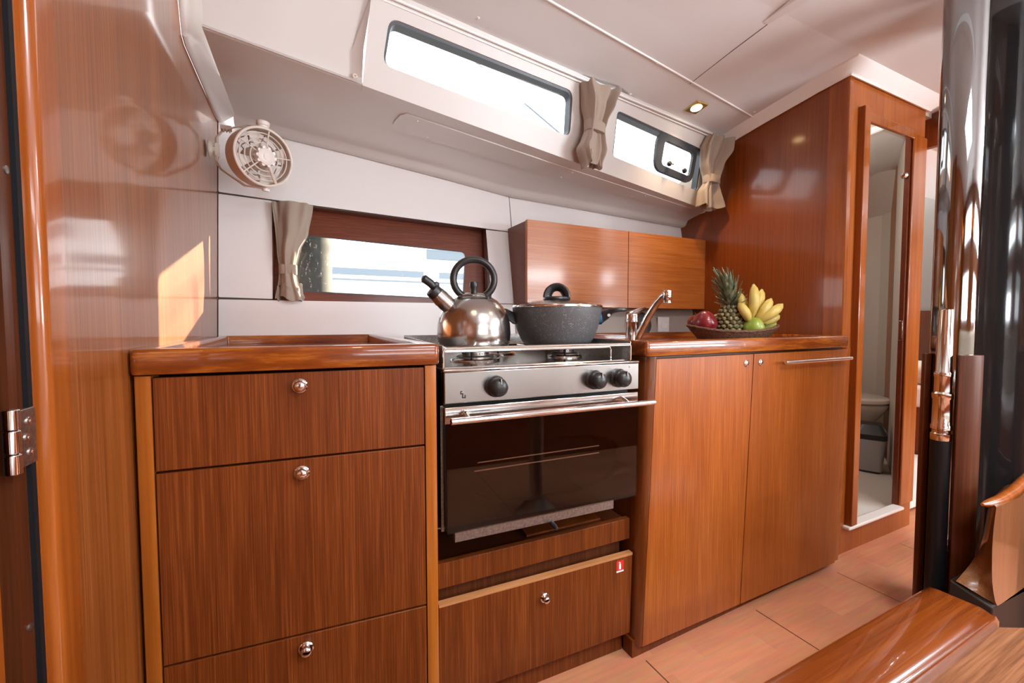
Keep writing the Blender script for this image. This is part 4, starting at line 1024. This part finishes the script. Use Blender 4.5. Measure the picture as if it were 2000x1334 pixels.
# ------------------------------------------------------------------ steel column in a wooden case, and the dark glossy front behind it
CX, CY = 1.765, .575
vd = Vector((CX, CY, 0)).normalized(); vs = Vector((vd.y, -vd.x, 0))       # towards / across
col = thing('support_column', 'tall polished steel column in a lower wooden casing at right', 'column', (CX, CY, 0))
k = MB(); k.lathe([(0, .0), (.050, .0), (.050, 1.985), (0, 1.985)], (0, 0, 0), (0, 0, 1), 64); obj('pole', k, 'mirror_steel', col)
def cp(s, d, z): return vs*s+vd*d+Vector((0, 0, z))
k = MB()
def arc(a0, a1, r, n=10): return [(r*math.cos(lerp(a0, a1, i/n)), r*math.sin(lerp(a0, a1, i/n))) for i in range(n+1)]
for a0, a1 in ((R(196), R(214)), (R(283), R(345))):
    o_ = arc(a0, a1, .068); i_ = arc(a1, a0, .0505)
    zt_ = .868
    k = MB(); k.prism(o_+i_, lambda s, d: cp(s, d, .0), lambda s, d: cp(s, d, zt_)); obj('casing', k, 'dark_wood', col, .002)
q = cp(-.016, -.052, 0); tr_ = .0235
k = MB(); k.lathe([(0, 0), (tr_, .0), (tr_, .618), (0, .618)], q, (0, 0, 1), 32); obj('tube', k, 'black_metal', col)
k = MB(); k.lathe([(0, .612), (tr_, .612), (tr_+.0012, .614), (tr_+.0012, .632), (tr_-.002, .635), (tr_-.002, .642), (tr_+.0012, .645), (tr_+.0012, .656), (tr_-.001, .66), (tr_-.001, .735), (tr_+.001, .738), (tr_+.001, .752), (.0205, .757), (.0205, .80), (.0218, .803), (.0218, .815), (.019, .819), (.0165, 1.0), (0, 1.005)], q, (0, 0, 1), 32); obj('tube_collar', k, 'steel_bright', col)

pn_ = thing('tall_cupboard', 'tall dark high-gloss cupboard front behind the steel column at right edge', 'cupboard', (1.95, .6, 0))
k = MB(); k.box((.004, -.20, 0), (.10, .0, 1.985)); obj('carcass', k, 'dark_wood', pn_)
k = MB(); k.box((-.012, -.198, .02), (.004, -.022, 1.975)); obj('front', k, 'mirror_black', pn_, .002)
k = MB(); k.box((-.018, -.020, 0), (.006, .002, 1.985)); obj('edge_trim', k, 'post_wood', pn_, .004)

# ------------------------------------------------------------------ platform with varnished nosing, and the curved end panel
pf = thing('entry_step', 'raised wooden step with a glossy varnished nosing at bottom right', 'step', (.6, .45, 0))
k = MB(); k.box((-1.0, -.165, 0), (.90, .06, .195)); k.v = [(x-.0, y, z) for x, y, z in k.v]; obj('base', k, 'dark_wood', pf)
k = MB(); k.prism([(-1.0, -.175), (1.10, -.175), (1.10, -.15), (.925, -.058), (-1.0, -.058)], lambda x, y: (x, y, .195), lambda x, y: (x, y, .212)); obj('plank', k, 'plank_wood', pf)
prof = [(-.058, .195), (-.0585, .225), (-.054, .238), (-.044, .246), (-.030, .250), (.05, .250), (.066, .2475), (.074, .240), (.0765, .228), (.0765, .195)]
def nos(x): return [(x+max(0, .0)*0, y, z) for y, z in prof]
k = MB()
ringsn = [[(x, y, z) for y, z in prof] for x in (-1.0, -.5, 0, .4, .80)]
ringsn.append([(.915-.02*max(0, (y+.058)/.134)*0-(.004 if z > .24 else 0), y, z) for y, z in prof])
ringsn.append([(.930-(.016 if z > .24 else (.006 if z > .23 else 0)), y, z-(.004 if z > .245 else 0)) for y, z in prof])
k.loft(ringsn); obj('nosing', k, 'step_wood', pf, ang=50)

ch = thing('seat_end', 'curved glossy wooden seat end on a dark plinth at the right edge', 'panel', (1.6, .46, 0))
far = [(1.601, 0.253), (1.634, 0.261), (1.683, 0.275), (1.722, 0.291), (1.751, 0.313), (1.773, 0.346), (1.788, 0.388), (1.804, 0.445)]
near = [(1.672, 0.198), (1.655, 0.217), (1.641, 0.244), (1.629, 0.277), (1.623, 0.31), (1.618, 0.366), (1.62, 0.42), (1.632, 0.478)]
def seg(t, a, b): return [(lerp(p[0], q_[0], t), lerp(p[1], q_[1], t)) for p, q_ in zip(a, b)]
k = MB(); rings = []
for t in (0, .12, .5, .88, 1):
    pr_ = seg(t, far, near); y = lerp(.035, -.026, t)
    if t in (0, 1): pr_ = [(x+.004, z-.003) for x, z in pr_]
    end = [(1.80, pr_[-1][1]-.004), (1.86, pr_[-1][1]+.006), (1.92, pr_[-1][1]+.02), (1.92, pr_[0][1]-.02)]
    rings.append([(x-1.6, y, z) for x, z in pr_+end])
k.loft(rings); obj('panel', k, 'cheek_wood', ch, ang=50)
k = MB(); k.tube([(.028, -.002, .475), (.05, -.006, .474), (.12, -.010, .474), (.20, -.012, .482), (.32, -.012, .505)], [.004, .010, .013, .014, .014], 14); obj('top_edge', k, 'trim_wood', ch)
k = MB(); k.prism([(-.018, .0), (.32, .0), (.32, .25), (-.004, .252)], lambda x, z: (x, .045, z), lambda x, z: (x+(.05 if x < 0.1 else 0), -.026, z-(.055 if z > 0 else 0))); obj('plinth', k, 'plinth_dark', ch, .004)

# ------------------------------------------------------------------ bathroom: toilet and bin
to = thing('toilet', 'white marine toilet bowl with closed lid inside the bathroom', 'toilet', (3.19, 1.56, .10))
k = MB(); rings = []
for z, rx, ry, dy in ((0, .10, .12, 0), (.06, .09, .11, 0), (.18, .10, .12, -.01), (.27, .16, .17, -.03), (.33, .185, .20, -.04), (.355, .19, .205, -.04), (.36, .17, .19, -.04)):
    rings.append([(rx*math.cos(2*PI*i/40), dy+ry*math.sin(2*PI*i/40), z) for i in range(40)])
k.loft(rings); obj('bowl', k, 'porcelain', to, sub=1)
k = MB(); rings = []
for z, s in ((.362, .98), (.366, 1.02), (.385, 1.02), (.393, .97), (.396, .8)):
    rings.append([(.19*s*math.cos(2*PI*i/40), -.04+.205*s*math.sin(2*PI*i/40), z) for i in range(40)])
k.loft(rings); obj('lid', k, 'porcelain', to)
k = MB(); k.cyl((.15, .12, .39), (.15, .12, .44), .012, 12); k.cyl((.15, .12, .43), (.18, .12, .45), .009, 10); obj('flush_lever', k, 'porcelain', to)
bi = thing('waste_bin', 'small steel waste bin with black lid on the bathroom floor', 'bin', (2.965, 1.30, .10), R(24))
k = MB(); rings = []
def rr_(sx, sy, z, r=.025): return [(x, y, z) for x, y in rquad([(-sx, -sy), (sx, -sy), (sx, sy), (-sx, sy)], r, 5)]
k.loft([rr_(.072, .056, .012), rr_(.090, .070, .20)]); obj('body', k, 'bin_steel', bi)
k = MB(); k.loft([rr_(.066, .05, 0), rr_(.070, .054, .012)]); obj('foot', k, 'black_plastic', bi)
k = MB(); k.loft([rr_(.092, .072, .195), rr_(.096, .076, .20), rr_(.096, .076, .225), rr_(.085, .066, .24), rr_(.06, .05, .275, .02), rr_(.03, .03, .28, .01)]); obj('lid', k, 'black_plastic', bi)
k = MB(); k.box((-.045, -.072, .232), (.045, -.02, .262)); k.v = [(x, y+(z-.232)*.6, z) for x, y, z in k.v]; obj('swing_flap', k, 'bin_steel', bi, .004)

# ------------------------------------------------------------------ saloon side behind the camera
w = MB()
sheet([(-1.3, 0), (6.2, 0), (6.2, 1.87), (-1.3, 1.87)], [[(0, .98), (1.5, .98), (1.5, 1.30), (0, 1.30)], [(2.6, .98), (4.4, .98), (4.4, 1.30), (2.6, 1.30)], [(.1, 1.52), (1.6, 1.52), (1.6, 1.74), (.1, 1.74)], [(2.2, 1.52), (4.6, 1.52), (4.6, 1.74), (2.2, 1.74)]],
      lambda x, z: (x, -1.78, z), -.04, 'bulkhead_wood', 'wall_saloon', structure=True)
b = MB(); b.box((6.16, -1.8, 0), (6.2, 1.96, 2.0)); struct('wall_bow', b, 'bulkhead_wood')
b = MB(); b.box((-1.3, -1.8, 0), (-1.26, 1.0, 2.0)); struct('wall_stern', b, 'door_wood')
tb = thing('saloon_table', 'small round table on a steel pedestal, mirrored in the oven door', 'table', (.98, -.16, 0))
k = MB(); k.lathe([(0, 0), (.105, 0), (.105, .006), (.085, .022), (.062, .048), (.044, .074), (0, .074)], (0, 0, 0), (0, 0, 1), 40); obj('pedestal_foot', k, 'aluminium', tb)
k = MB(); k.cyl((0, 0, .07), (0, 0, .68), .036, 28); obj('pedestal', k, 'aluminium', tb)
k = MB(); k.lathe([(0, .68), (.26, .68), (.27, .69), (.27, .71), (.26, .72), (0, .72)], (0, 0, 0), (0, 0, 1), 56); obj('table_top', k, 'mattress', tb)  # unseen top made white to bounce light onto the ceiling
sofa = thing('saloon_bench', 'cream cushioned saloon bench along the far side', 'bench', (1.4, -1.45, 0))
k = MB(); k.box((-1.6, -.3, 0), (3.5, .52, .36)); obj('base', k, 'door_wood', sofa)
k = MB(); k.box((-1.6, -.3, .36), (3.5, .55, .48)); obj('seat_cushion', k, 'mattress', sofa, .03, 3)  # unseen seat widened and whitened to bounce light upward
k = MB(); k.box((-1.6, -.31, .48), (3.5, -.14, .90)); obj('back_cushion', k, 'cushion', sofa, .04, 3)

# ------------------------------------------------------------------ outside
yt = thing('neighbour_yacht', 'white yacht moored alongside, seen through the hull window', 'boat', (4.0, 5.0, 0))
k = MB(); k.box((-5.0, .4, -.3), (6.0, 3.4, 1.74)); obj('hull', k, 'boat_white', yt, .1, 3)
k = MB(); k.box((-3.85, .392, 1.53), (-2.6, .42, 1.61)); k.box((-2.4, .392, 1.53), (-.9, .42, 1.61)); k.box((-4.9, .392, 1.465), (5.8, .42, 1.485)); obj('hull_stripe', k, 'boat_dark', yt)
k = MB(); k.box((-3.2, 1.0, 1.72), (4.5, 3.0, 2.15)); obj('cabin', k, 'boat_white', yt, .12, 3)
k = MB(); k.box((-2.4, .985, 1.86), (.8, 1.02, 2.0)); obj('cabin_window', k, 'boat_dark', yt, .01)
k = MB()
for x in (-4, -2.8, -1.6, -.4, .8): k.cyl((x, .6, 1.7), (x, .6, 2.3), .012, 8)
for z in (2.0, 2.29): k.tube([(x, .6, z) for x in (-4, 0, 3)], .006, 6)
obj('guard_rail', k, 'aluminium', yt)
k = MB(); k.cyl((1.45, .95, 3.06), (3.7, .95, 3.06), .29, 24); k.cyl((2.6, 1.25, 2.1), (2.6, 1.25, 3.0), .05); k.cyl((3.5, 1.25, 2.1), (3.5, 1.25, 3.0), .05); obj('sun_block_roll', k, 'boat_white', yt)  # unseen roll and posts added to keep sun off the coachroof windows
pl_ = thing('mooring_post', 'dark weathered mooring post outside the hull window at left', 'post', (.10, 2.35, 0))
k = MB(); k.lathe([(0, -.3), (.16, -.3), (.16, 2.0), (.13, 2.03), (0, 2.03)], (0, 0, 0), (0, 0, 1), 28); obj('post', k, 'piling', pl_)
pl_.location = (-.012, 2.45, 0)
rg_ = MB(); rg_.cyl((.4, 2.2, 2.60), (1.55, 2.2, 2.005), .005, 8); tag(obj('rigging_wire', rg_, 'boat_dark'), 'thin diagonal rigging wire outside the long window', 'wire')

# ------------------------------------------------------------------ light
wd = bpy.data.worlds.new('sky'); SC.world = wd; wd.use_nodes = True
bg = wd.node_tree.nodes['Background']; bg.inputs['Color'].default_value = (.90, .96, 1, 1); bg.inputs['Strength'].default_value = 3.2
su = bpy.data.lights.new('sun', 'SUN'); su.energy = 18; su.color = (1, .82, .58); su.angle = R(.6)
so_ = bpy.data.objects.new('sun', su); C.objects.link(so_)
so_.rotation_euler = Vector((-.27, -.2215, -.065)).to_track_quat('-Z', 'Y').to_euler()
def area(name, loc, tgt, sx, sy_, e, col=(1, .97, .93)):
    l = bpy.data.lights.new(name, 'AREA'); l.shape = 'RECTANGLE'; l.size = sx; l.size_y = sy_; l.energy = e; l.color = col
    o = bpy.data.objects.new(name, l); C.objects.link(o); o.location = loc
    o.rotation_euler = (Vector(tgt)-Vector(loc)).to_track_quat('-Z', 'Y').to_euler(); return o
DAY = (.86, .93, 1)
area('hatch_fill', (.8, -.62, 2.12), (.8, -.60, 0), .68, .72, 34, DAY)  # added fill above an unseen ceiling opening
area('hatch_fill_forward', (3.5, -.62, 2.12), (3.5, -.60, 0), 1.7, .72, 70, DAY)  # added fill above the forward opening, also out of view
area('daylight_window', (.75, -2.05, 1.04), (.75, -.6, 1.5), 1.4, .30, 8, DAY)
area('daylight_window', (3.5, -2.05, 1.04), (2.9, -.3, 1.7), 1.7, .30, 80, DAY)
area('daylight_window', (.85, -2.0, 1.60), (.85, 0, 1.80), 1.4, .2, 9, DAY)
area('daylight_window', (3.4, -2.0, 1.60), (3.0, 0, 1.80), 2.2, .2, 46, DAY)
def spot(name, loc, e, col=(1, .72, .42), ang=120):
    l = bpy.data.lights.new(name, 'SPOT'); l.energy = e; l.color = col; l.spot_size = R(ang); l.spot_blend = .6; l.shadow_soft_size = .02
    o = bpy.data.objects.new(name, l); C.objects.link(o); o.location = loc; return o
spot('downlight', (lx, ly, zc(ly)-.02), 9)
for x in (.1, 1.3, 2.1): spot('cabin_fill', (x, .25, 1.95), 8)  # unseen spots added as fill, without fittings
l = bpy.data.lights.new('bathroom_fill', 'POINT'); l.energy = 5; l.shadow_soft_size = .05; l.color = (1, .93, .84)  # added fill to brighten the bathroom; no fitting there
o = bpy.data.objects.new('bathroom_fill', l); C.objects.link(o); o.location = (2.3, 1.35, 1.80)
l = bpy.data.lights.new('forward_cabin_fill', 'POINT'); l.energy = 1.2; l.shadow_soft_size = .05; l.color = (1, .93, .84)  # added fill for the forward cabin; no fitting there
o = bpy.data.objects.new('forward_cabin_fill', l); C.objects.link(o); o.location = (3.6, .9, 1.85)

SC.view_settings.view_transform = 'Standard'; SC.view_settings.look = 'None'; SC.view_settings.gamma = 1
SC.view_settings.use_curve_mapping = False; SC.view_settings.exposure = .52
cy = SC.cycles
cy.use_denoising = True; cy.caustics_reflective = False; cy.caustics_refractive = False
cy.max_bounces = 10; cy.diffuse_bounces = 6; cy.glossy_bounces = 5; cy.transparent_max_bounces = 12; cy.sample_clamp_indirect = 6
